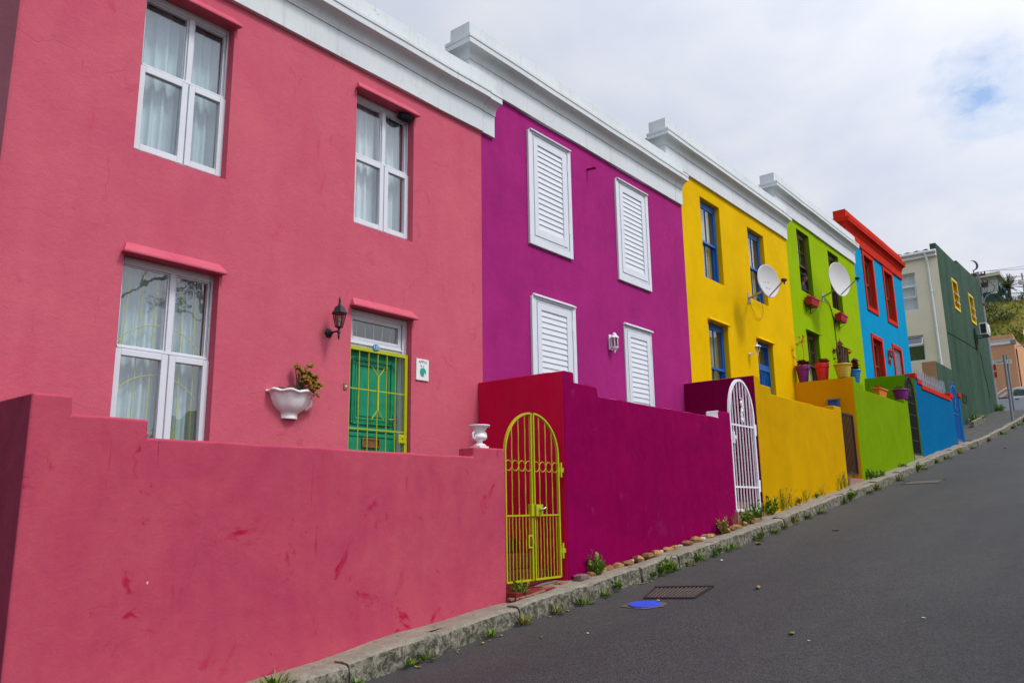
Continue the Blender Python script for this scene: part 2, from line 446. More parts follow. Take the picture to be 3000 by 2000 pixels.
def asphalt():
    m, nt = newmat('worn_asphalt')
    v = coords(nt)
    big = ramp(nt, noise(nt, coords(nt, scale=(.5, 1, 1)), .45, 6, .6, .3), [(.3, 0.0), (.7, 1.0)])
    col = mixc(nt, big, (.019, .020, .026, 1), (.047, .047, .049, 1))
    sm = ramp(nt, noise(nt, v, 2.4, 8, .74), [(.4, 0.0), (.66, 1.0)])
    f = nd(nt, 'ShaderNodeMath', {0: sm, 1: .6}, operation='MULTIPLY')
    col = mixc(nt, f.outputs[0], col, (.060, .058, .057, 1))
    agg = nd(nt, 'ShaderNodeTexVoronoi', {'Vector': v, 'Scale': 70})
    ac = ramp(nt, agg.outputs['Color'], [(.1, 0.0), (.9, 1.0)])
    col = mixc(nt, .5, col, mixc(nt, ac, (.010, .010, .012, 1), (.095, .090, .086, 1)))
    pit = ramp(nt, noise(nt, v, 26, 6, .8), [(.36, 1.0), (.48, 0.0)])
    pf = nd(nt, 'ShaderNodeMath', {0: pit, 1: .75}, operation='MULTIPLY')
    col = mixc(nt, pf.outputs[0], col, (.008, .008, .009, 1))
    # wheel tracks and old resurfacing strips run along the street
    trk = ramp(nt, noise(nt, coords(nt, scale=(.05, .9, 1)), 1.0, 5, .6, .3), [(.36, 0.0), (.64, 1.0)])
    tf = nd(nt, 'ShaderNodeMath', {0: trk, 1: .6}, operation='MULTIPLY')
    col = mixc(nt, tf.outputs[0], col, (.030, .031, .037, 1))
    oil = ramp(nt, noise(nt, v, 2.6, 8, .78, .8), [(.585, 0.0), (.68, 1.0)])
    of = nd(nt, 'ShaderNodeMath', {0: oil, 1: .5}, operation='MULTIPLY')
    col = mixc(nt, of.outputs[0], col, (.014, .014, .016, 1))
    # pale wear dust gathered in the gutter along the kerb
    sx = nd(nt, 'ShaderNodeSeparateXYZ', {0: v})
    ed = nd(nt, 'ShaderNodeMapRange', {'Value': sx.outputs[1], 'From Min': -3.0, 'From Max': -1.7, 'To Min': 0, 'To Max': .55})
    en = nd(nt, 'ShaderNodeMath', {0: ed.outputs[0], 1: noise(nt, v, 1.6, 6, .7)}, operation='MULTIPLY')
    col = mixc(nt, en.outputs[0], col, (.105, .095, .082, 1))
    # thin tar-sealed cracks
    cr = nd(nt, 'ShaderNodeTexVoronoi', {'Vector': nd(nt, 'ShaderNodeVectorMath', {0: v, 1: nd(nt, 'ShaderNodeTexNoise', {'Vector': v, 'Scale': 1.5, 'Detail': 4}).outputs['Color']}, operation='ADD').outputs[0], 'Scale': .28}, feature='DISTANCE_TO_EDGE')
    cm = ramp(nt, cr.outputs['Distance'], [(0, 1.0), (.004, .8), (.009, 0.0)])
    cf = nd(nt, 'ShaderNodeMath', {0: cm, 1: .16}, operation='MULTIPLY')
    col = mixc(nt, cf.outputs[0], col, (.016, .016, .018, 1))
    bb = nd(nt, 'ShaderNodeMath', {0: agg.outputs['Distance'], 1: -.6, 2: noise(nt, v, 140, 3)}, operation='MULTIPLY_ADD')
    rg_ = nd(nt, 'ShaderNodeMapRange', {'Value': big, 'To Min': .58, 'To Max': .8})
    finish(nt, col, rg_.outputs[0], bb.outputs[0], .8, .010, spec=.3)
    return m
M['asphalt'] = asphalt()

def stone_mat(name, a, b, lichen=(.05, .055, .03), la=.5, sc=8):
    m, nt = newmat(name)
    v = coords(nt)
    n = ramp(nt, noise(nt, v, sc, 8, .7), [(.3, 0.0), (.7, 1.0)])
    col = mixc(nt, n, c4(a), c4(b))
    l = ramp(nt, noise(nt, v, sc*2.2, 9, .78, .6), [(.40, 0.0), (.56, 1.0)])
    g = nd(nt, 'ShaderNodeNewGeometry')
    sx = nd(nt, 'ShaderNodeSeparateXYZ', {0: g.outputs['Normal']})
    side = nd(nt, 'ShaderNodeMapRange', {'Value': sx.outputs[2], 'From Min': .3, 'From Max': .9, 'To Min': 1.0, 'To Max': .2})
    f = nd(nt, 'ShaderNodeMath', {0: l, 1: side.outputs[0]}, operation='MULTIPLY')
    f = nd(nt, 'ShaderNodeMath', {0: f.outputs[0], 1: la}, operation='MULTIPLY')
    col = mixc(nt, f.outputs[0], col, c4(lichen))
    sp = noise(nt, v, 160, 3)
    col = mixc(nt, ramp(nt, sp, [(.55, 0.0), (.75, .5)]), col, c4(a, .35))
    finish(nt, col, .88, noise(nt, v, 26, 8, .7), .7, .012, spec=.2)
    return m
M['kerb'] = stone_mat('granite_kerbstone', (.20, .178, .14), (.33, .295, .24), (.045, .046, .028), 1.0, 7)
M['pavement'] = stone_mat('worn_cement_pavement', (.21, .175, .135), (.32, .28, .23), (.09, .075, .045), .5, 5)
M['footpath'] = stone_mat('patched_asphalt_footpath', (.055, .054, .055), (.10, .097, .093), (.035, .04, .02), .4, 4)
M['stone_ochre'] = stone_mat('ochre_fieldstone', (.30, .15, .05), (.48, .30, .12), (.2, .12, .06), .3, 9)
M['stone_brown'] = stone_mat('brown_fieldstone', (.17, .075, .035), (.30, .15, .07), (.1, .07, .04), .3, 9)
M['stone_white'] = stone_mat('white_pebble', (.48, .45, .40), (.62, .59, .54), (.3, .26, .2), .3, 9)
M['stone_pink'] = stone_mat('reddish_rubble', (.17, .07, .07), (.27, .15, .14), (.2, .19, .18), .7, 14)

def hillmat():
    m, nt = newmat('dry_grass_hillside')
    v = coords(nt)
    n = ramp(nt, noise(nt, v, .16, 6, .65, .5), [(.36, 0.0), (.62, 1.0)])
    col = mixc(nt, n, (.10, .145, .012, 1), (.24, .19, .045, 1))
    n2 = ramp(nt, noise(nt, v, .9, 7, .7), [(.42, 0.0), (.66, 1.0)])
    f = nd(nt, 'ShaderNodeMath', {0: n2, 1: .6}, operation='MULTIPLY')
    col = mixc(nt, f.outputs[0], col, (.085, .11, .012, 1))
    finish(nt, col, .95, noise(nt, v, 1.6, 8, .7), .9, .4, spec=.1)
    return m
M['hill'] = hillmat()
M['hillgrass'] = leafmat('hill_grass_blades', (.09, .15, .012), (.26, .21, .04), .7, .12)
M['ground'] = simple('bare_ground', (.14, .11, .08), .95, .15, .5, bstr=.5, bscale=4)
def covermat(name, rgb):
    m, nt = newmat(name)
    v = coords(nt)
    n = ramp(nt, noise(nt, v, 12, 7, .7), [(.3, 0.0), (.75, 1.0)])
    col = mixc(nt, n, c4(rgb, .75), c4(rgb, 1.2))
    finish(nt, col, .6, noise(nt, v, 60, 4), .4, .004)
    return m
M['cover_blue'] = covermat('cobalt_cover_paint', (.02, .06, .58))
M['cast_iron'] = covermat('rusty_cast_iron', (.085, .066, .060))
M['dust'] = covermat('sandy_dust', (.105, .09, .07))
# ------------------------------------------------------------------ camera
cam_d = bpy.data.cameras.new('camera'); cam = bpy.data.objects.new('camera', cam_d); COL.objects.link(cam)
F = 2357.91482552332
yaw, pit, rol = R(50.77128099), R(11.88358039), R(-0.84247355)
cy, sy, cp, sp = math.cos(yaw), math.sin(yaw), math.cos(pit), math.sin(pit)
w_ = Vector((sy*cp, cy*cp, sp)); r0 = Vector((cy, -sy, 0)); u0 = r0.cross(w_)
r_ = math.cos(rol)*r0 + math.sin(rol)*u0; u_ = -math.sin(rol)*r0 + math.cos(rol)*u0
CAMP = Vector((0, -7, 0))
cam.matrix_world = Matrix(((r_.x, u_.x, -w_.x, CAMP.x), (r_.y, u_.y, -w_.y, CAMP.y), (r_.z, u_.z, -w_.z, CAMP.z), (0, 0, 0, 1)))
cam_d.sensor_fit = 'HORIZONTAL'; cam_d.sensor_width = 36; cam_d.lens = 36*F/3000
cam_d.clip_start = .05; cam_d.clip_end = 3000
scene.camera = cam

# ------------------------------------------------------------------ ground profile along the street
ZX = [-60,-40,-20,0,3.66,5.68,6.735,7.85,9.8,12.54,15.68,18.41,22.02,24.32,27,30.37,31.7,36.4,40.7,44,48.9,52,56,62,70,100,400]
ZZ = [-7.6,-5.5,-3.6,-1.58,-1.21,-1.0,-.9,-.79,-.59,-.29,.11,.435,.90,1.21,1.56,1.98,2.13,2.80,3.44,3.97,4.72,4.96,5.05,5.4,6.2,8,14]
def zg(x):
    for i in range(len(ZX)-1):
        if x <= ZX[i+1]:
            t = max(0, (x-ZX[i])/(ZX[i+1]-ZX[i]))
            return ZZ[i] + (ZZ[i+1]-ZZ[i])*t
    return ZZ[-1]
def zs(x):   # smoothed
    return (zg(x-1.2)+zg(x-.6)+zg(x)+zg(x+.6)+zg(x+1.2))/5
def frange(a, b, s):
    n = max(1, int(round((b-a)/s)))
    return [a+(b-a)*i/n for i in range(n+1)]

def sheet(name, xs, ys, zf, mat, smooth=60):
    b = MB(); n = len(ys)
    vs = [(x, y, zf(x, y)) for x in xs for y in ys]
    fs = [(i*n+j, (i+1)*n+j, (i+1)*n+j+1, i*n+j+1) for i in range(len(xs)-1) for j in range(n-1)]
    b.add(vs, fs)
    return b.build(name, mat, org=(0, 0, 0), smooth=smooth)

def sst(a, b, x):
    t = min(1, max(0, (x-a)/(b-a))); return t*t*(3-2*t)
def hn(x, y):
    return math.sin(x*.31+1.3*math.sin(y*.23))*.5+math.sin(y*.41+x*.17+2)*.4+math.sin(x*.9+y*.7)*.2
def zhill(x, y):
    z = zs(x) - .32
    k = sst(61, 90, x + .12*abs(y-4)) * (1-sst(140, 300, x))
    return z + k*(12.6 + .7*hn(x*.6, y*.6)) - (8 if x > 300 else 0)*0
tag(sheet('ground', frange(-60, 58, 2)+[400], [-200,-80,-40,-20,-12.4,-6,-1.9,-1,0,3,8,20,60,200],
      lambda x, y: zs(x) - .32 - (.25 if x > 61 else 0), M['ground']), kind='structure')
tag(sheet('hill', frange(58, 130, 1.5)+[160,200,300,400], [-120,-70,-50]+frange(-40, 60, 2)+[80,120,200],
      lambda x, y: zhill(x, y) - (0 if x > 59 else .3), M['hill']), kind='structure')

# road: one long sheet, gently crowned, with the side road meeting it at the top
def zroad(x, y):
    return zs(x) - .15 + .035*(1-((y+6.2)/4.6)**2) - .03 + .006*math.sin(x*1.3+y*.9)*math.sin(y*1.7-x*.4)
tag(sheet('road', frange(-40, 62, .5), frange(-10.7, -1.55, .45), zroad, M['asphalt']), kind='structure')
tag(sheet('side_road', frange(50.2, 57.2, .7), [-1.56, 0, 2, 5, 9, 14, 20, 30],
      lambda x, y: zroad(x, max(y, -1.56)*0-1.56) + .004, M['asphalt']), kind='structure')
# pavements
rp = random.Random(3)
def zpav(x, y): return zs(x) + .012*math.sin(x*2.3+y*3)+.008*math.sin(x*5.1+1)
tag(sheet('pavement', frange(-20, 31.9, .3), [-1.62, -1.5, -1.2], lambda x, y: zpav(x, y)-.012, M['pavement']), kind='structure')
tag(sheet('pavement', frange(31.86, 49.6, .5), [-1.62, -1.2, -.6, 0, .15], lambda x, y: zpav(x, y)+.006+.05*(y+1.62), M['footpath']), kind='structure')
tag(sheet('pavement', frange(-40, 62, 1), [-10.9, -11.4, -12.6], lambda x, y: zs(x)-.02, M['pavement']), kind='structure')

# kerb of separate granite lengths, laid as one line
def kerb(y0, y1, xa, xb, name, seed):
    b = MB(); rk = random.Random(seed); x = xa
    while x < xb:
        L = rk.uniform(.75, 1.35); x2 = min(x+L, xb)
        dy = rk.uniform(-.018, .018); dz = rk.uniform(-.012, .014); tw = rk.uniform(-.012, .012)
        k = 7; vs = []
        sgn = 1 if y1 < y0 else -1
        for i in range(k):
            t = i/(k-1); xx = x+.008+(x2-x-.016)*t
            e = .014 if i in (0, k-1) else 0
            z = zs(xx)+dz; j = lambda s: rk.uniform(-s, s)
            yb = y1+dy+tw*(t-.5)
            prof = [(y0, z-.3), (y0, z+.0-e), (y0+(yb-y0)*.5, z+.004-e+j(.004)), (yb+.026*sgn, z+.0-e+j(.006)), (yb+.004*sgn, z-.018-e+j(.006)), (yb-.004*sgn+j(.006), z-.07+j(.006)), (yb-.008*sgn+j(.006), z-.13), (yb-.012*sgn, z-.3)]
            vs += [(xx, p[0], p[1]) for p in prof]
        n = 8
        fs = [(i*n+q, (i+1)*n+q, (i+1)*n+q+1, i*n+q+1) for i in range(k-1) for q in range(n-1)]
        fs += [tuple(range(n)), tuple((k-1)*n+q for q in reversed(range(n)))]
        b.add(vs, fs); x = x2
    o = b.build(name, M['kerb'], org=(0, 0, 0), merge=True, smooth=28)
    return tag(o, kind='structure')
kerb(-1.58, -1.76, -20, 49.0, 'kerb', 5)
kerb(-11.0, -10.72, -40, 62, 'kerb', 8)

# ------------------------------------------------------------------ light and sky
SUN = Vector((.12, -.55, .74)).normalized()     # towards the sun behind thin cloud
sun_d = bpy.data.lights.new('sun', 'SUN'); sun_d.energy = SUN_E; sun_d.angle = R(13); sun_d.color = (1, .965, .92)
sun = bpy.data.objects.new('sun', sun_d); COL.objects.link(sun)
sun.rotation_euler = SUN.to_track_quat('Z', 'Y').to_euler()
sun.location = (0, -20, 30)
wd = bpy.data.worlds.new('World'); scene.world = wd; wd.use_nodes = True
nt = wd.node_tree; nt.nodes.clear()
sky = nt.nodes.new('ShaderNodeTexSky'); sky.sky_type = 'NISHITA'; sky.sun_disc = False
sky.sun_elevation = math.asin(SUN.z); sky.sun_rotation = math.atan2(SUN.x, SUN.y)
bg1 = nd(nt, 'ShaderNodeBackground', {'Color': sky.outputs[0], 'Strength': .15})
tc = nd(nt, 'ShaderNodeTexCoord'); gen = tc.outputs['Generated']
sx = nd(nt, 'ShaderNodeSeparateXYZ', {0: gen})
zz = nd(nt, 'ShaderNodeMath', {0: sx.outputs[2], 1: .22}, operation='ADD')
zm = nd(nt, 'ShaderNodeMath', {0: zz.outputs[0], 1: .05}, operation='MAXIMUM')
px_ = nd(nt, 'ShaderNodeMath', {0: sx.outputs[0], 1: zm.outputs[0]}, operation='DIVIDE')
py_ = nd(nt, 'ShaderNodeMath', {0: sx.outputs[1], 1: zm.outputs[0]}, operation='DIVIDE')
pv = nd(nt, 'ShaderNodeCombineXYZ', {0: px_.outputs[0], 1: py_.outputs[0], 2: 0.0}).outputs[0]
cn = noise(nt, pv, 1.5, 7, .52, .35)
cn2 = noise(nt, pv, 4.5, 6, .55, .3)
ccol = mixc(nt, ramp(nt, cn, [(.36, 0.0), (.62, 1.0)]), (.68, .73, .87, 1), (.84, .86, .915, 1))
ccol = mixc(nt, .38, ccol, ramp(nt, cn2, [(.3, (.62, .68, .84, 1)), (.7, (.92, .93, .95, 1))]))
# the cloud deck is brighter towards the hidden sun
dt = nd(nt, 'ShaderNodeVectorMath', {0: gen, 1: tuple(SUN)}, operation='DOT_PRODUCT')
glow = nd(nt, 'ShaderNodeMapRange', {'Value': dt.outputs['Value'], 'From Min': -.15, 'From Max': 1.0, 'To Min': 0.0, 'To Max': 1.0})
g2 = nd(nt, 'ShaderNodeMath', {0: glow.outputs[0], 1: 1.6}, operation='POWER')
g3 = nd(nt, 'ShaderNodeMath', {0: g2.outputs[0], 1: 1.7*SKY_E, 2: SKY_E}, operation='MULTIPLY_ADD')
bg2 = nd(nt, 'ShaderNodeBackground', {'Color': ccol, 'Strength': g3.outputs[0]})
# cloud cover: nearly closed, with one ragged blue hole
hole = (w_ + r_*((2872-1500)/F) - u_*((268-1000)/F)).normalized()
hv = nd(nt, 'ShaderNodeVectorMath', {0: gen, 1: tuple(hole)}, operation='DISTANCE')
nz = noise(nt, pv, 14, 6, .62, .2)
hd = nd(nt, 'ShaderNodeMath', {0: nz, 1: .10, 2: hv.outputs['Value']}, operation='MULTIPLY_ADD')
hm = ramp(nt, hd.outputs[0], [(.05, .05), (.076, .66), (.112, 1.0)])
thin = ramp(nt, noise(nt, pv, 2.2, 7, .58, .6), [(.30, .86), (.45, 1.0)])
mk = nd(nt, 'ShaderNodeMath', {0: hm, 1: thin}, operation='MULTIPLY')
mxs = nd(nt, 'ShaderNodeMixShader', {0: mk.outputs[0]})
nt.links.new(bg1.outputs[0], mxs.inputs[1]); nt.links.new(bg2.outputs[0], mxs.inputs[2])
wo = nd(nt, 'ShaderNodeOutputWorld'); nt.links.new(mxs.outputs[0], wo.inputs[0])
scene.view_settings.view_transform = 'Standard'; scene.view_settings.look = 'None'
scene.view_settings.exposure = EXPO; scene.view_settings.gamma = 1
scene.cycles.max_bounces = 8; scene.cycles.transparent_max_bounces = 12
scene.cycles.use_denoising = True
scene.cycles.caustics_reflective = False; scene.cycles.caustics_refractive = False
# ------------------------------------------------------------------ houses
def wall_grid(b, x0, x1, z0, z1, openings, y=0, depth=.32, m=0, mr=None):
    """facade face at Y=y with real openings and reveals"""
    mr = m if mr is None else mr
    xs = sorted(set([x0, x1] + [o[0] for o in openings] + [o[1] for o in openings]))
    zs_ = sorted(set([z0, z1] + [o[2] for o in openings] + [o[3] for o in openings]))
    for i in range(len(xs)-1):
        for j in range(len(zs_)-1):
            cx, cz = (xs[i]+xs[i+1])/2, (zs_[j]+zs_[j+1])/2
            if any(o[0] < cx < o[1] and o[2] < cz < o[3] for o in openings): continue
            b.quad((xs[i], y, zs_[j]), (xs[i+1], y, zs_[j]), (xs[i+1], y, zs_[j+1]), (xs[i], y, zs_[j+1]), m)
    for o in openings:
        # reveals are cut at the same lines as the face so the edges join
        zc = [z for z in zs_ if o[2] <= z <= o[3]]; xc = [x for x in xs if o[0] <= x <= o[1]]
        for a, c in zip(zc, zc[1:]):
            b.quad((o[0], y, a), (o[0], y, c), (o[0], y+depth, c), (o[0], y+depth, a), mr)
            b.quad((o[1], y, a), (o[1], y+depth, a), (o[1], y+depth, c), (o[1], y, c), mr)
        for a, c in zip(xc, xc[1:]):
            b.quad((a, y, o[2]), (a, y+depth, o[2]), (c, y+depth, o[2]), (c, y, o[2]), mr)
            b.quad((a, y, o[3]), (c, y, o[3]), (c, y+depth, o[3]), (a, y+depth, o[3]), mr)

def cornice_profile(zb):
    p = [(-.02, 0), (.05, 0), (.05, .32), (.066, .325), (.066, .348)]
    for i in range(9):
        t = PI/2*i/8
        p.append((.07+.115*(1-math.cos(t)), .352+.113*math.sin(t)))
    p += [(.187, .462), (.205, .464), (.205, .535), (.216, .548), (.216, .592), (.104, .628), (.10, .868), (-.18, .868), (-.18, .5)]
    return [(o, zb+z) for o, z in p]

def cornice(name, zb, xl, xr, mat, parent, back=.27, joint=None, wrap=True, rough=0):
    b = MB(); pr = cornice_profile(zb); n = len(pr)
    def run(path_fn, k):
        o = len(b.v)
        for i in range(k):
            for (off, z) in pr: b.v.append(Vector(path_fn(i, off, z)))
        for i in range(k-1):
            for j in range(n-1):
                b.f.append([o+i*n+j, o+(i+1)*n+j, o+(i+1)*n+j+1, o+i*n+j+1]); b.m.append(0)
        b.f.append([o+j for j in range(n)]); b.m.append(0)
        b.f.append([o+(k-1)*n+j for j in reversed(range(n))]); b.m.append(0)
    xe = joint if joint else xr
    wob = random.Random(int(zb*100))
    xsn = [xl] + frange(xl+.9, xe, .8)
    wv = [(0, 0)]+[(wob.uniform(-.004, .004), wob.uniform(-.005, .005)) for _ in xsn[1:]]
    if wrap:
        def pf(i, off, z):
            if i == 0: return (xl-off, back, z)
            if i == 1: return (xl-off, -off, z)
            return (xsn[i-1], -off+wv[i-1][0], z+wv[i-1][1])
        run(pf, len(xsn)+1)
    else:
        run(lambda i, off, z: (xsn[i], -off+wv[i][0], z+wv[i][1]), len(xsn))
    if joint:
        run(lambda i, off, z: (joint+.007 if i == 0 else xr, -off+.003, z-.004), 2)
    return b.build(name, mat, parent, merge=True, smooth=32, bevel=.006)

def hood(parent, x0, x1, z, mat, out=.085, h=.105):
    b = MB()
    t = .012
    f0, f1, g0, g1 = x0-.045, x1+.045, x0+.01, x1-.01
    vs = [(g0, -.001, z+h), (g1, -.001, z+h), (f1, -out, z+.012), (f0, -out, z+.012), (f0, -out, z-.012), (f1, -out, z-.012), (f1-.01, -.001, z-.004), (f0+.01, -.001, z-.004)]
    b.add(vs, [(0, 3, 2, 1), (3, 4, 5, 2), (4, 7, 6, 5), (0, 7, 4, 3), (1, 2, 5, 6), (0, 1, 6, 7)])
    return b.build('window_hood', mat, parent, bevel=.008)

def wavy(x0, x1, z0, z1, y, amp, waves, b, gather=True, seed=0, m=0, spread=0):
    rg = random.Random(seed); n = int(waves*10)
    ph = [rg.uniform(-.8, .8) for _ in range(n+1)]
    for k in range(1, n): ph[k] = (ph[k-1]*.8+ph[k]*.2)
    zs2 = [z1, z1-.05, z1-.09, z1-.2, (z0+z1)/2, z0]
    o = len(b.v)
    for zi, z in enumerate(zs2):
        a = amp*(.25 if zi == 0 else .5 if zi == 1 else .45 if zi == 2 else .9 if zi == 3 else 1.0)
        for i in range(n+1):
            t = i/n
            x = x0+(x1-x0)*t
            w = math.sin(2*PI*waves*t+ph[i]*2)
            w = math.copysign(abs(w)**1.05, w)
            b.v.append(Vector((x+.008*math.cos(2*PI*waves*t*1.0+zi), y+a*w+amp*.4*math.sin(2*PI*waves*t*.37+seed), z)))
    for zi in range(len(zs2)-1):
        for i in range(n):
            p = o+zi*(n+1)+i
            b.f.append([p, p+1, p+n+2, p+n+1]); b.m.append(m)

def frame_rect(b, x0, x1, z0, z1, t, y0, y1, m=0, tb=None, tt=None):
    tb = t if tb is None else tb; tt = t if tt is None else tt
    b.box(x0, x0+t, y0, y1, z0, z1, m); b.box(x1-t, x1, y0, y1, z0, z1, m)
    b.box(x0+t, x1-t, y0, y1, z0, z0+tb, m); b.box(x0+t, x1-t, y0, y1, z1-tt, z1, m)

def burglar_bars(parent, x0, x1, z0, z1, y, mat, arcs):
    b = MB(); xc = (x0+x1)/2; rr = (x1-x0)/2-.03
    for k in range(6):
        t = (k+.5)/6*2-1
        b.tube([(xc+t*rr*1.0, y, z0), (xc+t*rr*.97, y, (z0+z1)/2), (xc+t*rr*.88, y, z1)], .006, 6)
    for za in arcs:
        b.tube([(xc-rr*math.cos(PI*i/20), y-.008, za-.36+.36*math.sin(PI*i/20)) for i in range(21)], .006, 6)
    return b.build('burglar_bars', mat, parent, smooth=60)

def white_window(parent, x0, x1, z0, z1, zt, cur, bars=None, seed=1, low=False):
    """white four-light casement: two fixed lights above, two sashes below"""
    f = MB(); y = .11; xm = (x0+x1)/2+.06
    X0, X1 = x0-.005, x1+.03
    frame_rect(f, X0, X1, z0+.002, z1-.002, .055, y, y+.07, tb=.05, tt=.07)
    f.box(xm-.028, xm+.028, y, y+.07, z0+.052, zt-.012)
    f.box(xm-.028, xm+.028, y, y+.07, zt+.012, z1-.072)
    f.box(X0+.055, X1-.055, y-.012, y+.07, zt-.012, zt+.012)
    for (a, c) in ((X0+.055, xm-.03), (xm+.03, X1-.055)):     # glazing beads of the upper lights
        frame_rect(f, a, c, zt+.012, z1-.072, .014, y+.018, y+.06)
    f.box(X0+.002, X1-.002, y-.03, y+.002, z0+.003, z0+.035)     # sill bead
    w = f.build('window', M['white'], parent, merge=False, bevel=.004)
    for (a, c) in ((X0+.03, xm-.006), (xm+.006, X1-.03)):
        s = MB(); frame_rect(s, a, c, z0+.05, zt-.02, .062, y-.022, y+.03, tb=.062, tt=.055)
        s.build('sash', M['white'], w, bevel=.005)
    g = MB()
    for (a, c, q, r) in ((X0+.05, xm-.02, zt, z1-.06), (xm+.02, X1-.05, zt, z1-.06), (X0+.08, xm-.06, z0+.1, zt-.06), (xm+.06, X1-.08, z0+.1, zt-.06)):
        yy = y+.03 if q > zt-.01 else y+.012
        g.quad((a, yy, q), (c, yy, q), (c, yy, r), (a, yy, r))
    g.build('pane', M['glass'], w)
    if bars: burglar_bars(w, X0+.02, X1-.02, z0+.05, z1-.05, y+.085, M['chartreuse'], bars)
    k = MB()
    wavy(X0-.05, xm+.02, z0-.05, z1-.03, y+.15, .022, 5.5, k, seed=seed)
    wavy(xm+.0, X1+.25, z0-.05, z1-.03, y+.16, .022, 6.5, k, seed=seed+5)
    k.build('curtain', cur, w, smooth=70)
    return w

def sash_window(parent, x0, x1, z0, z1, mat, y=.11, cur=None, grid=(2, 1), seed=0, zt=None, t=.06, open_=0, dark=False):
    """timber sliding sash: outer box frame, upper and lower sash with glazing bars"""
    f = MB(); zt = zt or (z0+z1)/2
    frame_rect(f, x0-.02, x1+.03, z0+.002, z1-.002, .075, y, y+.12, tb=.06, tt=.09)
    w = f.build('window', mat, parent, bevel=.004)
    g = MB()
    a, c = x0+.055, x1-.035
    for (q, r, yy) in ((zt-.02, z1-.09, y+.03), (z0+.06+open_, zt+.025+open_, y+.075)):
        s = MB(); frame_rect(s, a, c, q, r, .045, yy-.02, yy+.02, tb=.055 if q < zt-.1 else .05, tt=.045)
        for k in range(1, grid[0]):
            xx = a+(c-a)*k/grid[0]; s.box(xx-.011, xx+.011, yy-.016, yy+.012, q+.05, r-.045)
        for k in range(1, grid[1]):
            zz = q+(r-q)*k/grid[1]; s.box(a+.045, c-.045, yy-.014, yy+.010, zz-.011, zz+.011)
        s.build('sash', mat, w, bevel=.004)
        g.quad((a+.04, yy, q+.04), (c-.04, yy, q+.04), (c-.04, yy, r-.04), (a+.04, yy, r-.04))
    g.build('pane', M['glass'], w)
    if cur:
        k = MB(); wavy(x0+.52, x1+.15, z0-.05, z1-.03, y+.15, .02, 6, k, seed=seed)
        k.build('curtain', cur, w, smooth=70)
        k = MB(); wavy(x0-.1, x1+.15, z0-.05, z1-.03, y+.19, .015, 6, k, seed=seed+1)
        k.build('net_curtain', M['curtain_white'], w, smooth=70)
    return w

def house(label, x0, x1, zb, zf, openings, wall_m, side_m, corn_m, xl, xr, cat='house', wrap=True, joint=None, depth=8.0, reveal_m=None):
    h = thing('row_house', label, cat, ((x0+x1)/2, 0, zg((x0+x1)/2)), 'terraced houses painted in different bright colours')
    b = MB(); top = zb+.62
    wall_grid(b, x0, x1, zf, zb+.3, openings, 0, .32, 0, 2)
    xs0 = xl+.005 if wrap else x0+.003
    b.build('wall', [wall_m, side_m, reveal_m or wall_m], h, bevel=.011, merge=True)
    b = MB()
    # party walls, back wall, inner lining
    b.box(x0+.004, x0+.25, .325, depth, zf, zb+.2, 1); b.box(x1-.25, x1-.004, .325, depth, zf, zb+.2, 1)
    b.box(x0+.25, x1-.25, depth-.25, depth, zf, zb+.2, 1)
    b.box(xs0, xs0+.25, .04 if wrap else .33, depth-.004, zb+.2, top, 1); b.box(x1-.26, x1-.01, .33, depth-.004, zb+.2, top, 1)
    b.box(x0+.25, x1-.25, .31, 1.3, zf+.02, zf+.05, 3)
    b.box(x0+.25, x1-.25, 1.3, 1.34, zf+.05, zb+.1, 3)
    b.build('party_wall', [wall_m, side_m, reveal_m or wall_m, M['interior']], h, merge=False)
    r = MB(); r.box(xs0+.25, x1-.26, .19, depth-.25, zb+.30, zb+.36)
    r.build('roof', M['roofsheet'], h)
    cornice('cornice', zb, xl, xr, corn_m, h, wrap=wrap, joint=joint)
    return h

HP = house('nearest pink two-storey terraced house with white casement windows and a green door', 2.075, 7.948, 5.26, -.9,
           [(3.13, 4.06, 3.30, 5.0), (5.705, 6.64, 3.30, 5.0), (3.13, 4.06, .40, 2.31), (5.71, 6.645, -.45, 2.31)],
           M['pink'], M['pink'], M['cornice'], 2.08, 8.19, wrap=False, joint=7.93, reveal_m=M['pink'])
white_window(HP, 3.13, 4.06, 3.30, 5.0, 4.22, M['curtain'], seed=3)
white_window(HP, 5.705, 6.64, 3.30, 5.0, 4.22, M['curtain_white'], seed=9)
white_window(HP, 3.13, 4.06, .40, 2.31, 1.475, M['curtain'], bars=(1.74, 1.27, .74), seed=14, low=True)
for (a, c, z) in ((3.13, 4.06, 4.99), (5.705, 6.64, 4.99), (3.13, 4.06, 2.305), (5.71, 6.645, 2.305)):
    hood(HP, a, c, z, M['pink'])

# pink house: the door with its fanlight and the barred gate in front
d = MB(); y = .11
frame_rect(d, 5.70, 6.67, -.45, 2.30, .085, y, y+.09, tb=.03, tt=.06)
d.box(5.785, 6.585, y+.005, y+.09, 1.86, 1.955); d.box(5.785, 6.585, y-.012, y+.004, 1.905, 1.925)
frame_rect(d, 5.785, 6.585, 1.955, 2.24, .05, y+.012, y+.06, tb=.04)
frame_rect(d, 5.70, 6.67, -.45, 2.30, .03, y-.014, y-.001, tb=.02)
DR = d.build('door', M['white'], HP, bevel=.005)
l = MB(); a, c = 5.787, 6.583; yy = y+.075
l.box(a, c, yy, yy+.04, -.44, 1.858)
def panel(b, x0, x1, z0, z1, y, m=0):
    for k, (i, o) in enumerate(((0, .022), (.028, .012), (.05, .02))):
        frame_rect(b, x0+i, x1-i, z0+i, z1-i, .022, y-o, y, m)
    b.box(x0+.09, x1-.09, y-.01, y, z0+.09, z1-.09, m)
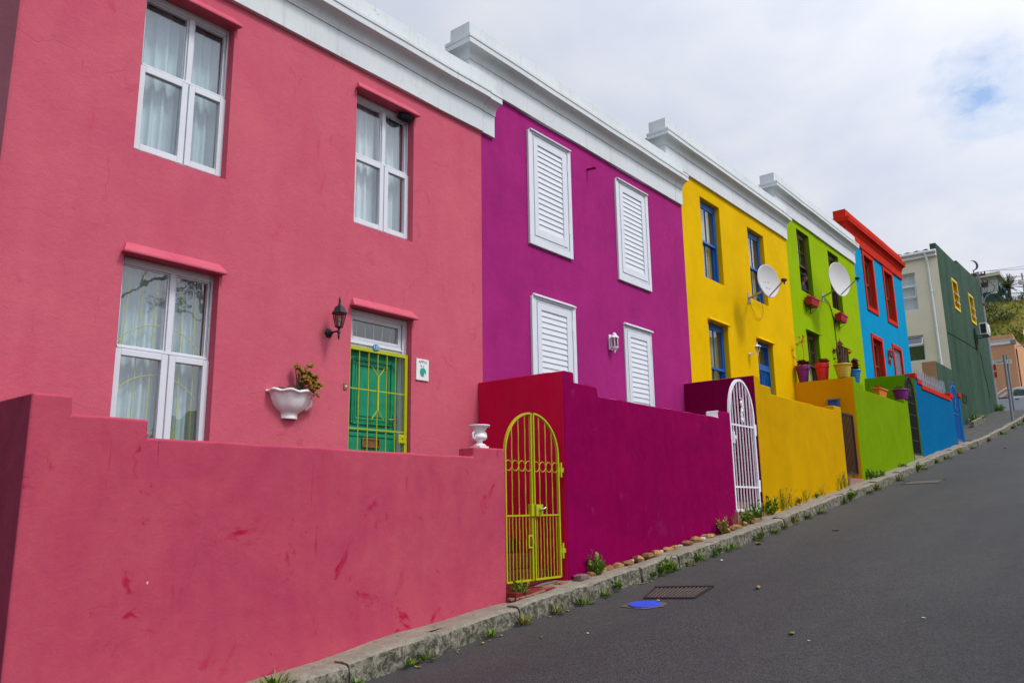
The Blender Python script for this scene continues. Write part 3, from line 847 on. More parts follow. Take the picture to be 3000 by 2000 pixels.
panel(l, a+.09, c-.09, 1.00, 1.75, yy); panel(l, a+.09, c-.09, -.30, .62, yy)
l.box(a+.05, c-.05, yy-.018, yy, .92, .965); l.box(a+.05, c-.05, yy-.012, yy, .86, .90)
l.build('door_leaf', M['door_green'], DR, bevel=.004)
g = MB(); g.quad((5.82, y+.04, 1.98), (6.55, y+.04, 1.98), (6.55, y+.04, 2.21), (5.82, y+.04, 2.21)); g.build('pane', M['glass'], DR)
bb = MB()
for k in range(6):
    t = (k+.5)/6*2-1; bb.tube([(6.19+t*.36, y+.14, 1.93), (6.19+t*.43, y+.14, 2.25)], .006, 6)
bb.tube([(6.19-.36*math.cos(PI*i/16), y+.135, 1.86+.12*math.sin(PI*i/16)) for i in range(17)], .006, 6)
bb.build('burglar_bars', M['chartreuse'], DR, smooth=60)
ms = MB(); frame_rect(ms, 6.05, 6.32, .735, .845, .022, yy-.022, yy-.002); ms.box(6.072, 6.298, yy-.012, yy-.002, .757, .823); ms.build('mail_slot', M['brass'], DR, bevel=.003)
hh = MB(); hh.box(6.515, 6.55, yy-.02, yy-.001, .98, 1.14); hh.tube([(6.53, yy-.02, 1.085), (6.53, yy-.055, 1.085), (6.47, yy-.058, 1.078), (6.41, yy-.055, 1.074)], .0095, 8)
hh.build('door_handle', M['chrome'], DR, smooth=50)
s = MB(); ys = .05
frame_rect(s, 5.712, 6.632, -.42, 1.865, .042, ys, ys+.035)
for k in range(5):
    x = 5.754+(6.59-5.754)*(k+1)/6
    s.box(x-.0045, x+.0045, ys+.012, ys+.022, -.378, 1.823)
for z in (1.38, .93, .1):
    s.box(5.754, 6.59, ys+.008, ys+.012, z-.006, z+.006)
xc = 5.754+(6.59-5.754)*.5
s.box(xc-.012, xc+.012, ys-.002, ys+.008, 1.15, 1.55)
for q in (1.55, 1.15):
    e = 1 if q > 1.3 else -1
    for sgn in (-1, 1): s.tube([(xc+sgn*.008, ys+.004, q), (xc+sgn*.09, ys+.004, q+e*.10)], .0062, 6)
sg = s.build('security_gate', M['chartreuse'], HP)
k = MB(); k.box(6.49, 6.60, ys-.012, ys-.001, .80, .90); k.tube([(6.555, ys-.02, .865), (6.555, ys-.012, .865)], .018, 10)
k.build('lock', M['chartreuse'], sg, bevel=.003)
for z in (1.25, .2):
    k = MB(); k.tube([(5.706, ys+.0, z), (5.706, ys+.0, z+.14)], .012, 8); k.build('hinge', M['rust'], sg)

# purple house: shuttered openings
HV = house('magenta purple terraced house with white louvred shutters', 7.95, 14.02, 5.945, -.5, [], M['purple'], M['redside'], M['cornice'], 7.70, 14.0, joint=13.70)
def shutter(parent, x0, x1, z0, z1, arch=True, seed=0):
    w = MB()
    if arch:
        t = .085
        frame_rect(w, x0, x1, z0, z1, t, -.042, -.0005, tb=.11, tt=.03)
        a, c, q, r = x0+t, x1-t, z0+.11, z1-.03
    else:
        t = .035
        frame_rect(w, x0, x1, z0, z1, t, -.03, -.0005, tb=.03, tt=.03)
        a, c, q, r = x0+t, x1-t, z0+.03, z1-.03
    W = w.build('shuttered_window', M['white'], parent, bevel=.005)
    s = MB(); ys = -.03
    frame_rect(s, a+.006, c-.006, q+.006, r-.006, .035, ys, -.0005)
    frame_rect(s, a+.048, c-.048, q+.048, r-.048, .10, ys-.008, -.004, tb=.12, tt=.10)
    sh = s.build('shutter', M['white'], W, bevel=.004)
    lv = MB(); la, lc, lq, lr = a+.148, c-.148, q+.168, r-.148
    n = max(4, int((lr-lq)/.083)); hgt = (lr-lq)/n
    for i in range(n):
        z = lq+i*hgt
        lv.prism([(la, ys+.006, z+.001), (la, ys-.001, z+.003), (la, ys+.013, z+hgt+.004), (la, ys+.020, z+hgt+.001)], (lc-la, 0, 0))
    lv.box(la, lc, -.003, -.001, lq, lr)
    lv.build('louvres', M['white'], W)
    for z in (r-.35, q+.3):
        hg = MB(); hg.tube([(c-.003, ys-.006, z), (c-.003, ys-.006, z+.16)], .009, 8); hg.build('hinge', M['offwhite'], W, smooth=50)
    return W
shutter(HV, 8.99, 10.10, 3.88, 5.70); shutter(HV, 11.47, 12.58, 3.86, 5.70)
shutter(HV, 9.0, 10.11, 1.0, 3.08); shutter(HV, 11.57, 12.49, .3, 3.07, arch=False)
for (a, c, z) in ((9.06, 10.04, 5.71), (11.54, 12.52, 5.71), (9.07, 10.05, 3.09), (11.6, 12.46, 3.085)):
    hood(HV, a, c, z, M['white'], .075, .055)
b = MB(); b.tube([(10.64, -.002, 5.6), (10.66, -.16, 5.59)], .022, 10); b.build('overflow_pipe', M['purple_low'], HV, smooth=50)

# yellow house
HY = house('bright yellow terraced house with blue sash windows and a blue door', 14.022, 19.778, 6.71, .2,
           [(14.89, 15.815, 4.665, 6.42), (17.30, 18.24, 4.665, 6.40), (14.91, 15.83, 1.9, 3.76), (17.35, 18.27, 1.25, 3.74)],
           M['yellow'], M['greyside'], M['cornice'], 13.44, 19.77, joint=19.5, reveal_m=M['yellow'])
for i, (a, c, q, r) in enumerate(((14.89, 15.815, 4.665, 6.42), (17.30, 18.24, 4.665, 6.40), (14.91, 15.83, 1.9, 3.76))):
    sash_window(HY, a, c, q, r, M['blue_wood'], cur=M['curtain_gold'], seed=i*3+2, zt=(q+r)/2-.02)
hood(HY, 14.91, 15.83, 3.765, M['yellow'], .07, .07); hood(HY, 17.35, 18.27, 3.745, M['yellow'], .07, .07)
d = MB(); frame_rect(d, 17.33, 18.30, 1.26, 3.73, .08, .11, .27, tb=.03); d.box(17.41, 18.22, .112, .27, 3.12, 3.22)
DY = d.build('door', M['blue_wood'], HY, bevel=.004)
l = MB(); l.box(17.412, 18.218, .16, .20, 1.27, 3.118)
panel(l, 17.48, 17.79, 2.25, 3.02, .16); panel(l, 17.84, 18.15, 2.25, 3.02, .16); panel(l, 17.48, 18.15, 1.4, 2.1, .16)
l.build('door_leaf', M['blue_wood'], DY, bevel=.004)
g = MB(); g.quad((17.41, .16, 3.22), (18.22, .16, 3.22), (18.22, .16, 3.65), (17.41, .16, 3.65)); g.build('pane', M['glass'], DY)
k = MB(); wavy(17.6, 18.25, 3.2, 3.68, .35, .03, 5, k, seed=5); k.build('curtain', M['curtain_gold'], DY, smooth=70)
s = MB(); frame_rect(s, 17.40, 18.23, 1.28, 3.11, .03, .09, .109)
for i in range(7): x = 17.43+.77*(i+1)/8; s.box(x-.006, x+.006, .094, .106, 1.31, 3.08)
for z in (1.9, 2.45): s.box(17.43, 18.2, .09, .094, z-.01, z+.01)
s.build('security_gate', M['blue_iron'], HY)

# lime house
HL = house('lime green terraced house with brown sash windows and red flower boxes', 19.78, 25.638, 7.435, 1.0,
           [(20.61, 21.55, 5.555, 7.26), (23.09, 24.03, 5.555, 7.26), (20.68, 21.62, 2.75, 4.49), (23.17, 24.1, 2.2, 4.46)],
           M['lime'], M['oliveside'], M['cornice'], 19.13, 25.63, joint=25.36, reveal_m=M['leaf_green'])
sash_window(HL, 20.61, 21.55, 5.555, 7.26, M['brown_wood'], grid=(2, 2), zt=6.34, open_=.42)
sash_window(HL, 23.09, 24.03, 5.555, 7.26, M['brown_wood'], grid=(2, 2))
sash_window(HL, 20.68, 21.62, 2.75, 4.49, M['brown_wood'], grid=(2, 2), cur=M['curtain_gold'], seed=4)
hood(HL, 20.68, 21.62, 4.495, M['lime'], .07, .06); hood(HL, 23.17, 24.1, 4.465, M['lime'], .07, .06)
d = MB(); frame_rect(d, 23.15, 24.13, 2.21, 4.45, .08, .11, .22, tb=.03); d.box(23.23, 24.05, .15, .20, 2.24, 4.37)
panel(d, 23.3, 23.62, 2.4, 3.3, .15); panel(d, 23.67, 23.98, 2.4, 3.3, .15); panel(d, 23.3, 23.98, 3.4, 4.3, .15)
d.build('door', M['brown_wood'], HL, bevel=.004)

# blue house
BU = [(26.54, 27.76, 6.13, 8.12), (28.87, 30.12, 6.13, 8.12), (26.59, 27.86, 3.45, 5.37), (29.03, 30.22, 2.9, 5.40)]
HB = house('azure blue terraced house with vermilion cornice and window surrounds', 25.64, 31.46, 8.155, 1.8,
           [(a+.13, c-.13, q+.15, r-.13) for a, c, q, r in BU],
           M['blue'], M['leaf_green'], M['redpaint'], 24.97, 31.45, reveal_m=M['redpaint'])
for i, (a, c, q, r) in enumerate(BU):
    s = MB(); frame_rect(s, a, c, q, r, .13, -.035, -.0006, tb=.15, tt=.13); s.build('window_surround', M['redpaint'], HB, bevel=.005)
    if i < 3: sash_window(HB, a+.13, c-.13, q+.15, r-.13, M['oak_wood'], y=.12, grid=(2, 1), seed=i)
d = MB(); frame_rect(d, 29.14, 30.11, 3.06, 5.26, .06, .2, .28, tb=.03); d.box(29.2, 30.05, .25, .29, 3.1, 5.2)
d.build('door', M['oak_wood'], HB, bevel=.004)
s = MB(); frame_rect(s, 29.165, 30.085, 3.06, 5.265, .03, .03, .06)
for i in range(11): x = 29.195+.86*(i+1)/12; s.box(x-.012, x+.012, .036, .054, 3.09, 5.235)
s.build('security_gate', M['steel_blue'], HB)

# neighbour at the left edge
NB = thing('row_house', 'dusky mauve house cut off by the left edge of the picture', 'house', (0, 0, zg(0)), 'terraced houses painted in different bright colours')
b = MB(); b.box(-4, 2.072, -.03, 8, -2.4, 5.0); b.build('wall', M['mauve'], NB)
b = MB(); b.box(-4, 2.0, .1, 8, 5.0, 5.05); b.build('roof', M['roofsheet'], NB)
cornice('cornice', 4.6, -4, 2.069, M['cornice'], NB, wrap=False)
# ------------------------------------------------------------------ boundary walls with their side returns
YF, YB = -1.38, -1.16
def bwall(label, prof, ret_x, ret_z, m_front, m_ret, top_m=None, x_end=None, ret_w=.22):
    """prof: [(x,z)...] top outline from left to right; return runs back to the house at ret_x"""
    x0, x1 = prof[0][0], prof[-1][0]
    t = thing('boundary_wall', label, 'wall', (x0, YF, zg(x0)), 'stepped boundary walls along the pavement')
    zb = min(zg(x0), zg(x1))-.5
    rj = random.Random(int(x0*10)); pf = [prof[0]]
    for (xa, za), (xb, zc) in zip(prof, prof[1:]):        # hand-finished tops are never dead straight
        k = max(1, int(abs(xb-xa)/.22))
        for q in range(1, k): pf.append((xa+(xb-xa)*q/k, za+(zc-za)*q/k+rj.uniform(-.0045, .0045)))
        pf.append((xb, zc))
    prof = pf
    pts = [(x0, YF, zb)] + [(x, YF, z) for x, z in prof] + [(x1, YF, zb)]
    b = MB(); n = len(pts)
    top = m_front if top_m is None else top_m
    a = [Vector(p) for p in pts]; c = [p+Vector((0, YB-YF, 0)) for p in a]
    b.v += a+c
    b.f.append(list(range(n))[::-1]); b.m.append(0)
    b.f.append([n+i for i in range(n)]); b.m.append(0)
    for i in range(n):
        j = (i+1) % n
        d = a[j]-a[i]
        mi = 0
        if abs(d.x) < 1e-6 and i == 0: mi = 1
        elif abs(d.z) < .03 and 0 < i < n-2: mi = 2
        elif abs(d.x) < .01 and d.z > 0 and i > 1: mi = 2 if top_m else 0
        b.f.append([i, j, n+j, n+i]); b.m.append(mi)
    w = b.build('front_wall', [m_front, m_ret, top], t, bevel=.018, merge=True, seg=3)
    b = MB(); b.box(ret_x+.001, ret_x+ret_w-.001, YB-.012, -.001, zb, ret_z-.002)
    for i, f in enumerate(b.f):
        ctr = sum((b.v[k] for k in f), Vector())/4
        b.m[i] = 0 if ctr.x < ret_x+.01 else 1
    b.build('side_return', [m_ret, m_front], t, bevel=.012, merge=True)
    return t
W1 = bwall('faded pink stepped boundary wall with red scuffs, nearest the camera', [(2.01, .79), (2.262, .795), (2.266, .67), (2.785, .672), (2.79, .545), (6.228, .555), (6.232, .655), (6.737, .66)], 2.01, .79, M['pink_low'], M['pink_shade'])
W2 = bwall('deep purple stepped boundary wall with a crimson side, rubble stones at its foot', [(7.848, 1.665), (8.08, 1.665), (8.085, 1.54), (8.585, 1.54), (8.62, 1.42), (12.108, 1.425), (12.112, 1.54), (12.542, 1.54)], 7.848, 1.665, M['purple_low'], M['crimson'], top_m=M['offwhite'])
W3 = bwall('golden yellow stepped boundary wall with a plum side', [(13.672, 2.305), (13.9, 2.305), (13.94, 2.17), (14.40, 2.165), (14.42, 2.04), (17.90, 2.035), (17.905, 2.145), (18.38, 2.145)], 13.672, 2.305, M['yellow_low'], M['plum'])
W4 = bwall('lime green stepped boundary wall with a shaded yellow side carrying flower pots', [(19.47, 2.965), (19.69, 2.97), (19.715, 2.86), (20.24, 2.86), (20.25, 2.735), (23.97, 2.74), (23.975, 2.865), (24.36, 2.865)], 19.47, 2.965, M['lime_low'], M['ochre'])
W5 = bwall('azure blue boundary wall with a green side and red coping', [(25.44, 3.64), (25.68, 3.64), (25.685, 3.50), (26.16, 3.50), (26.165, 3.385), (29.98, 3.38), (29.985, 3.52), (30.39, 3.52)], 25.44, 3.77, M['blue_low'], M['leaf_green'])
cp = MB()
for (a, c, z, h) in ((25.435, 25.70, 3.64, .14), (25.70, 26.19, 3.50, .14), (26.19, 30.02, 3.383, .135), (29.97, 30.40, 3.52, .135)):
    cp.box(a, c, YF-.03, YB+.03, z-.003 if a < 30 and a != 29.97 else z-.003, z+h)
cp.box(25.69, 25.715, YF-.028, YB+.028, 3.5, 3.638); cp.box(26.165, 26.195, YF-.028, YB+.028, 3.38, 3.498)
cp.build('coping', M['redpaint'], W5, bevel=.006)
gp = thing('gate_post', 'azure blue gate post with a red cap beyond the blue gate', 'gate post', (31.6, -1.3, zg(31.6)))
b = MB(); b.box(31.42, 31.70, YF, -1.1, 1.6, 3.66); b.box(31.42, 31.64, -1.1, -.01, 1.6, 3.0); b.build('shaft', M['blue_low'], gp, bevel=.01)
b = MB(); b.box(31.38, 31.74, YF-.04, -1.06, 3.66, 3.80); b.build('cap', M['redpaint'], gp, bevel=.008)
b = MB()

# porches (raised paving behind the walls) and doorsteps in the gate openings
def porch(x0, x1, z, mat, label):
    b = MB(); b.box(x0, x1, YB+.004, -.002, z-2.5, z)
    tag(b.build('porch_floor', mat, org=((x0+x1)/2, -.6, z)), kind='structure')
porch(2.25, 6.737, -.30, M['redstep'], ''); porch(8.08, 12.54, .40, M['pavement'], ''); porch(13.9, 18.38, 1.1, M['pavement'], ''); porch(19.7, 24.36, 1.75, M['pavement'], ''); porch(25.67, 30.39, 2.45, M['pavement'], '')
def steps(label, x0, x1, zs0, mats, rise=.17, n=4, front=None, tread=.26):
    b = MB(); y0 = -1.50
    f = front if front is not None else y0
    z = zs0; y = f
    b.box(x0, x1, y, -.003, z-1.0, z)
    for i in range(1, n):
        y = -1.16+tread*(i-1)
        b.box(x0+.002*i, x1-.002*i, y, -.003-.001*i, z+.001, z+rise); z += rise
    t = b.build('doorstep', mats, org=((x0+x1)/2, f, zs0), bevel=.01)
    return tag(t, label, 'steps', 'doorsteps in the gate openings')
steps('red painted brick doorstep and steps under the chartreuse gate', 6.742, 7.845, -.83, M['redstep'])
steps('low red brick doorstep behind weeds under the white gate', 12.547, 13.668, -.075, M['redbrick'], front=-1.40)
steps('small red brick doorstep under the dark brown gate', 18.385, 19.465, .60, M['redbrick'], front=-1.40)
steps('grey cement doorstep under the black arched gate', 24.365, 25.435, 1.36, M['pavement'], front=-1.40)
steps('red doorstep under the blue gate', 30.4, 31.41, 2.09, M['redbrick'], front=-1.40)
# flat terracotta pieces let into the pavement before the first gate
rp = random.Random(11); b = MB()
for i in range(15):
    x = 6.72+rp.random()*.95; y = -1.56+rp.random()*.16; w, d = rp.uniform(.09, .2), rp.uniform(.05, .1); a = rp.uniform(-.3, .3)
    z = zs(x)+.001+rp.uniform(0, .009)
    q = [(-w/2, -d/2), (w/2, -d/2), (w/2+rp.uniform(-.02, .02), d/2), (-w/2, d/2)]
    pp = [(x+u*math.cos(a)-v*math.sin(a), y+u*math.sin(a)+v*math.cos(a)) for u, v in q]
    b.prism([(u, v, zs(u)-.008) for u, v in pp], (0, 0, .02+rp.uniform(0, .008)))
tag(b.build('broken_tile_paving', M['paver'], org=(7.2, -1.48, -.83), bevel=.004), 'patch of broken terracotta tiles in the pavement before the chartreuse gate', 'paving')

# ------------------------------------------------------------------ gates
def arch_pts(xc, hw, zs_, h, n=24, y=0):
    return [(xc-hw*math.cos(PI*i/n), y, zs_+h*math.sin(PI*i/n)) for i in range(n+1)]
def arch_z(x, xc, hw, zs_, h):
    t = max(-1, min(1, (x-xc)/hw)); return zs_+h*math.sqrt(max(0, 1-t*t))
def flatbar(b, pts, w, d):
    """bar of rectangular section (w across in the gate plane, d deep) swept along pts in XZ"""
    P = [Vector(p) for p in pts]; o = len(b.v); k = len(P)
    for i in range(k):
        t = (P[min(i+1, k-1)]-P[max(i-1, 0)]).normalized(); n = Vector((-t.z, 0, t.x))
        for (s, e) in ((-1, -1), (1, -1), (1, 1), (-1, 1)):
            b.v.append(P[i]+n*(w/2*s)+Vector((0, d/2*e, 0)))
    for i in range(k-1):
        for j in range(4):
            q = (j+1) % 4
            b.f.append([o+i*4+j, o+i*4+q, o+(i+1)*4+q, o+(i+1)*4+j]); b.m.append(0)
    b.f.append([o, o+1, o+2, o+3]); b.m.append(0); b.f.append([o+(k-1)*4+j for j in (3, 2, 1, 0)]); b.m.append(0)

YG = -1.345
# chartreuse double gate
gt = thing('arched_gate', 'chartreuse wrought iron double gate with a row of rings, between pink and crimson walls', 'gate', (7.26, YG, -.75), 'iron gates of the terraced houses')
x0, x1, xc = 6.775, 7.745, 7.255
for sgn in (-1, 1):
    f = MB()
    a, c = (x0, xc-.012) if sgn < 0 else (xc+.012, x1)
    ap = arch_pts(xc, (x1-x0)/2, .62, .47, 40, YG)
    half = [p for p in ap if (p[0] <= xc-.011 if sgn < 0 else p[0] >= xc+.011)]
    out = half
    if sgn < 0: flatbar(f, [(x0, YG, -.745)]+out, .020, .03)
    else: flatbar(f, out+[(x1, YG, -.745)], .020, .03)
    zz = arch_z(a if sgn > 0 else c, xc, (x1-x0)/2, .62, .47)
    xx = c-.012 if sgn < 0 else a+.012
    f.box(xx-.009, xx+.009, YG-.014, YG+.014, -.745, zz+.003)
    f.box(a, c, YG-.012, YG+.012, -.75, -.730); f.box(a+.010, c-.010, YG-.010, YG+.010, -.058, -.042)
    lf = f.build('leaf_frame', M['chartreuse'], gt)
    br = MB(); rg = MB()
    n = 3; W = (c-a)
    for k in range(n):
        x = a+W*(k+1)/(n+1)
        z1 = arch_z(x, xc, (x1-x0)/2, .62, .47)
        br.tube([(x+.002*math.sin(i*2.1), YG, -.05+(z1+.05)*i/12) for i in range(13)], [.0056*(1+.18*math.sin(i*1.9+k)) for i in range(13)], 6)
    for k in range(7):
        x = a+W*(k+1)/8
        tw = k % 2 == 1
        br.tube([(x+(.0025*math.sin(i*1.7) if tw else 0), YG, -.73+.68*i/12) for i in range(13)], [.0056*(1+(.2*math.sin(i*2.2) if tw else 0)) for i in range(13)], 6)
    br.build('bar', M['chartreuse'], lf, smooth=60)
    for k in range(4):
        x = a+W*(k+.5)/4
        rg.tube([(x+.056*math.cos(2*PI*i/20), YG, .49+.056*math.sin(2*PI*i/20)) for i in range(20)], .0045, 6, closed=True)
    rg.build('ring', M['chartreuse'], lf, smooth=60)
lk = MB(); lk.box(7.195, 7.243, YG-.03, YG+.02, -.062, .07); lk.box(7.262, 7.385, YG-.045, YG+.03, -.062, .068)
lb = lk.build('lock_box', M['chartreuse'], gt, bevel=.004)
lk = MB(); lk.tube([(7.33, YG-.046, .015), (7.33, YG-.07, .015)], .022, 12); lk.tube([(7.33, YG-.07, .015), (7.33, YG-.085, .015), (7.375, YG-.09, .035)], .009, 8); lk.tube([(7.315, YG-.046, -.035), (7.315, YG-.06, -.035)], .01, 8)
lk.build('knob', M['chrome'], lb, smooth=50)
bt = MB(); frame_rect(bt, 7.135, 7.215, YG*0-.40, -.26, .016, YG-.03, YG-.018); bt.box(7.18, 7.20, YG-.05, YG-.03, -.36, -.30); bt.tube([(7.20, YG-.03, -.33), (7.20, YG-.03, -.745)], .008, 6)
bt.build('drop_bolt', M['chartreuse'], gt)
for z in (.38, -.54):
    hg = MB(); hg.box(7.78, 7.805, YG-.018, YG+.018, z, z+.17); hg.tube([(7.758, YG, z+.02), (7.758, YG, z+.15)], .011, 8); hg.box(7.765, 7.847, YG-.01, YG+.01, z+.06, z+.11); hg.build('hinge', M['chartreuse'], gt)

def arched_gate(name, label, x0, x1, zb, zsp, h, mat, rails, nb, fw=.045, scroll=None, hinges=None, lock=None, rayed=False):
    t = thing(name, label, 'gate', ((x0+x1)/2, YG, zb), 'iron gates of the terraced houses')
    xc, hw = (x0+x1)/2, (x1-x0)/2
    f = MB(); flatbar(f, [(x0, YG, zb)]+arch_pts(xc, hw, zsp, h, 40, YG)+[(x1, YG, zb)], fw, .04)
    f.box(x0, x1, YG-.019, YG+.019, zb-.005, zb+.04)
    for z in rails: f.box(x0+.01, x1-.01, YG-.012, YG+.012, z-.014, z+.014)
    f.build('frame', mat, t)
    b = MB()
    for k in range(nb):
        x = x0+(x1-x0)*(k+1)/(nb+1)
        zt = arch_z(x, xc, hw, zsp, h)
        if scroll and abs(x-xc) < .02 and nb % 2:
            b.tube([(x, YG, scroll[1]-.02), (x, YG, zt)], .011, 6); b.tube([(x, YG, zb+.02), (x, YG, scroll[0]+.02)], .011, 6)
        else: b.tube([(x, YG, zb+.02), (x, YG, zt)], .011, 6)
    b.build('bar', mat, t, smooth=60)
    if scroll:
        s = MB(); z0, z1 = scroll; zm = (z0+z1)/2; H = (z1-z0)/2
        for e in (-1, 1):
            pts = []
            for i in range(30):
                q = i/29; a = q*PI*2.6
                rr = .062*(1-q*.75)
                pts.append((xc+e*(.03*0)+rr*math.sin(a)*e, YG-.018, zm+e*(H-.085)+rr*1.25*math.cos(a)*e))
            s.tube(pts, .011, 6)
            s.tube([(xc+.06*e, YG-.018, zm+e*(H-.16)), (xc+.035*e, YG-.018, zm+e*.12), (xc-.02*e, YG-.018, zm+e*.03), (xc-.05*e, YG-.018, zm-e*.09)], .011, 6)
            s.ball((xc, YG-.02, zm+e*(H-.085)), .03, (1, .5, 1), 8, 6)
        s.ball((xc, YG-.02, zm), .04, (1, .5, .8), 8, 6)
        s.build('scroll', mat, t, smooth=60)
    if hinges:
        for z in hinges:
            g = MB(); g.box(x1+.012, x1+.085, YG-.018, YG+.018, z, z+.20); g.tube([(x1+.02, YG, z+.02), (x1+.02, YG, z+.18)], .014, 8); g.build('hinge', mat, t, bevel=.006)
    if lock:
        g = MB(); g.box(x0+.02, x0+.065, YG-.05, YG+.02, lock, lock+.2); g.box(x0+.05, x0+.10, YG-.06, YG-.03, lock+.07, lock+.13); g.build('lock_box', mat, t, bevel=.005)
    return t
arched_gate('arched_gate', 'white arched iron gate with a scroll, between purple and plum walls', 12.60, 13.565, -.06, 1.52, .62, M['white_iron'], (1.36, .335), 7, .042, (1.38, 1.84), (1.22, .26), 1.04)
arched_gate('arched_gate', 'black arched iron gate with knotted bars set in the green side wall', 24.39, 25.28, 1.385, 3.02, .57, M['iron_black'], (2.84, 2.50, 2.13, 1.77), 9, .04, (2.95, 3.4), None, None)
bg = arched_gate('arched_gate', 'blue arched iron gate with a scrolled crown beside the red capped post', 30.43, 31.34, 2.12, 3.62, .38, M['blue_iron'], (3.03,), 9, .045, (3.1, 3.72), None, None)
s = MB()
for i in range(9):
    a = PI*(i+.5)/9; s.tube([(30.885-.47*math.cos(a), YG, 3.63+.40*math.sin(a)), (30.885-.54*math.cos(a), YG, 3.63+.49*math.sin(a))], .012, 5); s.ball((30.885-.54*math.cos(a), YG, 3.63+.49*math.sin(a)), .022, (1, 1, 1), 6, 4)
s.build('crown', M['blue_iron'], bg, smooth=60)
s = MB(); s.box(30.46, 31.31, YG+.013, YG+.018, 2.16, 3.02); s.build('backing_sheet', M['blue_iron'], bg)
gt = thing('barred_gate', 'dark brown square topped barred gate between yellow and shaded yellow walls', 'gate', (18.9, YG, .69), 'iron gates of the terraced houses')
f = MB(); frame_rect(f, 18.42, 19.27, .68, 2.05, .04, YG-.02, YG+.02); f.build('frame', M['iron_brown'], gt)
f = MB()
for k in range(7):
    x = 18.46+.77*(k+1)/8; f.tube([(x, YG, .71), (x, YG, 2.02)], .012, 6)
f.build('bar', M['iron_brown'], gt, smooth=60)
for z in (.95, 1.72):
    f = MB(); f.box(19.265, 19.35, YG-.02, YG+.02, z, z+.17); f.build('hinge', M['brass'], gt)
mb = thing('mailbox', 'dark blue mailbox fixed to the shaded yellow side wall', 'mailbox', (19.465, -.92, 2.35))
b = MB(); b.box(19.33, 19.469, -1.03, -.80, 2.16, 2.43); b.build('case', M['blue_box'], mb, bevel=.006)
b = MB(); b.prism([(19.31, -1.05, 2.43), (19.31, -.78, 2.43), (19.469, -.78, 2.47), (19.469, -1.05, 2.47)], (0, 0, .016)); b.build('lid', M['blue_box'], mb)

# grey palisade fence inside the blue wall
pf = thing('palisade_fence', 'grey steel palisade fence with spiked pales behind the blue wall', 'fence', (29, -1.1, 2.5))
b = MB(); x = 26.75
while x < 30.95:
    h = 4.10+.03*math.sin(x*5)+.02*(x-27)
    b.add([(x, -1.1, 2.5), (x+.05, -1.12, 2.5), (x+.10, -1.1, 2.5), (x, -1.1, h-.08), (x+.05, -1.12, h), (x+.10, -1.1, h-.08)], [(0, 1, 4, 3), (1, 2, 5, 4)])
    x += .235
o = b.build('pale', M['pale_steel'], pf)
md = o.modifiers.new('Solidify', 'SOLIDIFY'); md.thickness = .006
b = MB(); b.box(26.7, 31.0, -1.098, -1.06, 3.86, 3.91); b.box(26.7, 31.0, -1.098, -1.06, 2.8, 2.85); b.build('rail', M['pale_steel'], pf)
# ------------------------------------------------------------------ lettering
def text_mesh(name, s, size, mat, parent, loc, rot=(PI/2, 0, 0), ext=.002, align='CENTER', sx=1.0):
    cu = bpy.data.curves.new(name, 'FONT'); cu.body = s; cu.size = size; cu.extrude = ext; cu.align_x = align; cu.align_y = 'CENTER'
    tmp = bpy.data.objects.new(name+'_tmp', cu); COL.objects.link(tmp)
    dg = bpy.context.evaluated_depsgraph_get(); dg.update()
    me = bpy.data.meshes.new_from_object(tmp.evaluated_get(dg))
    COL.objects.unlink(tmp); bpy.data.objects.remove(tmp); bpy.data.curves.remove(cu)
    from mathutils import Euler
    Mx = Euler(rot).to_matrix().to_4x4()
    off = Vector(loc)-(ROOT[parent.name] if parent else Vector((0, 0, 0)))
    me.transform(Matrix.Translation(off) @ Mx @ Matrix.Diagonal((sx, 1, 1, 1)))
    me.materials.clear(); me.materials.append(mat)
    o = bpy.data.objects.new(name, me); COL.objects.link(o)
    o.parent = parent
    ROOT[o.name] = ROOT[parent.name]
    return o

# oval number on the pink door head
t = thing('house_number', 'oval blue enamel plate numbered 135 above the green door', 'number plate', (6.12, .046, 1.885))
b = MB(); b.lathe([(.001, 0), (.052, 0), (.056, .003), (.052, .007), (.001, .008)], (0, 0, 0), 28)
b.xf(Matrix.Translation((6.12, .047, 1.885)) @ Matrix.Rotation(PI/2, 4, 'X') @ Matrix.Diagonal((1.0, .72, 1, 1)))
b.build('plate', M['num_blue'], t, smooth=40)
text_mesh('numerals', '135', .062, M['white'], t, (6.12, .0365, 1.885), ext=.001)
# plaque with an apple
t = thing('wall_plaque', 'white glazed plaque with a teal apple, right of the green door', 'plaque', (6.815, 0, 1.70))
b = MB(); b.box(6.713, 6.922, -.018, -.001, 1.572, 1.835); b.build('tile', M['plaque'], t, bevel=.003)
text_mesh('lettering', 'APPLE', .046, M['ink_grey'], t, (6.818, -.0195, 1.798), ext=.0008, sx=1.15)
b = MB(); pts = []
for i in range(48):
    a = 2*PI*i/48
    rx = .052*(1+.10*math.cos(2*a)*0)*(1-.10*max(0, -math.sin(a))**2)
    rz = .058*(1-.16*math.exp(-((a-PI/2)/.35)**2)-.08*math.exp(-((a-3*PI/2)/.3)**2))
    pts.append((6.822+rx*math.cos(a), -.0205, 1.672+rz*math.sin(a)))
b.prism(pts[::-1], (0, .002, 0)); b.build('apple', M['apple_green'], t)
b = MB(); b.prism([(6.806, -.0205, 1.738), (6.792, -.0205, 1.762), (6.778, -.0205, 1.756), (6.788, -.0205, 1.738)][::-1], (0, .002, 0)); b.build('leaf', M['apple_green'], t)
b = MB(); b.tube([(6.820, -.020, 1.722), (6.822, -.020, 1.74), (6.834, -.020, 1.757)], .003, 6); b.build('stalk', M['iron_black'], t)
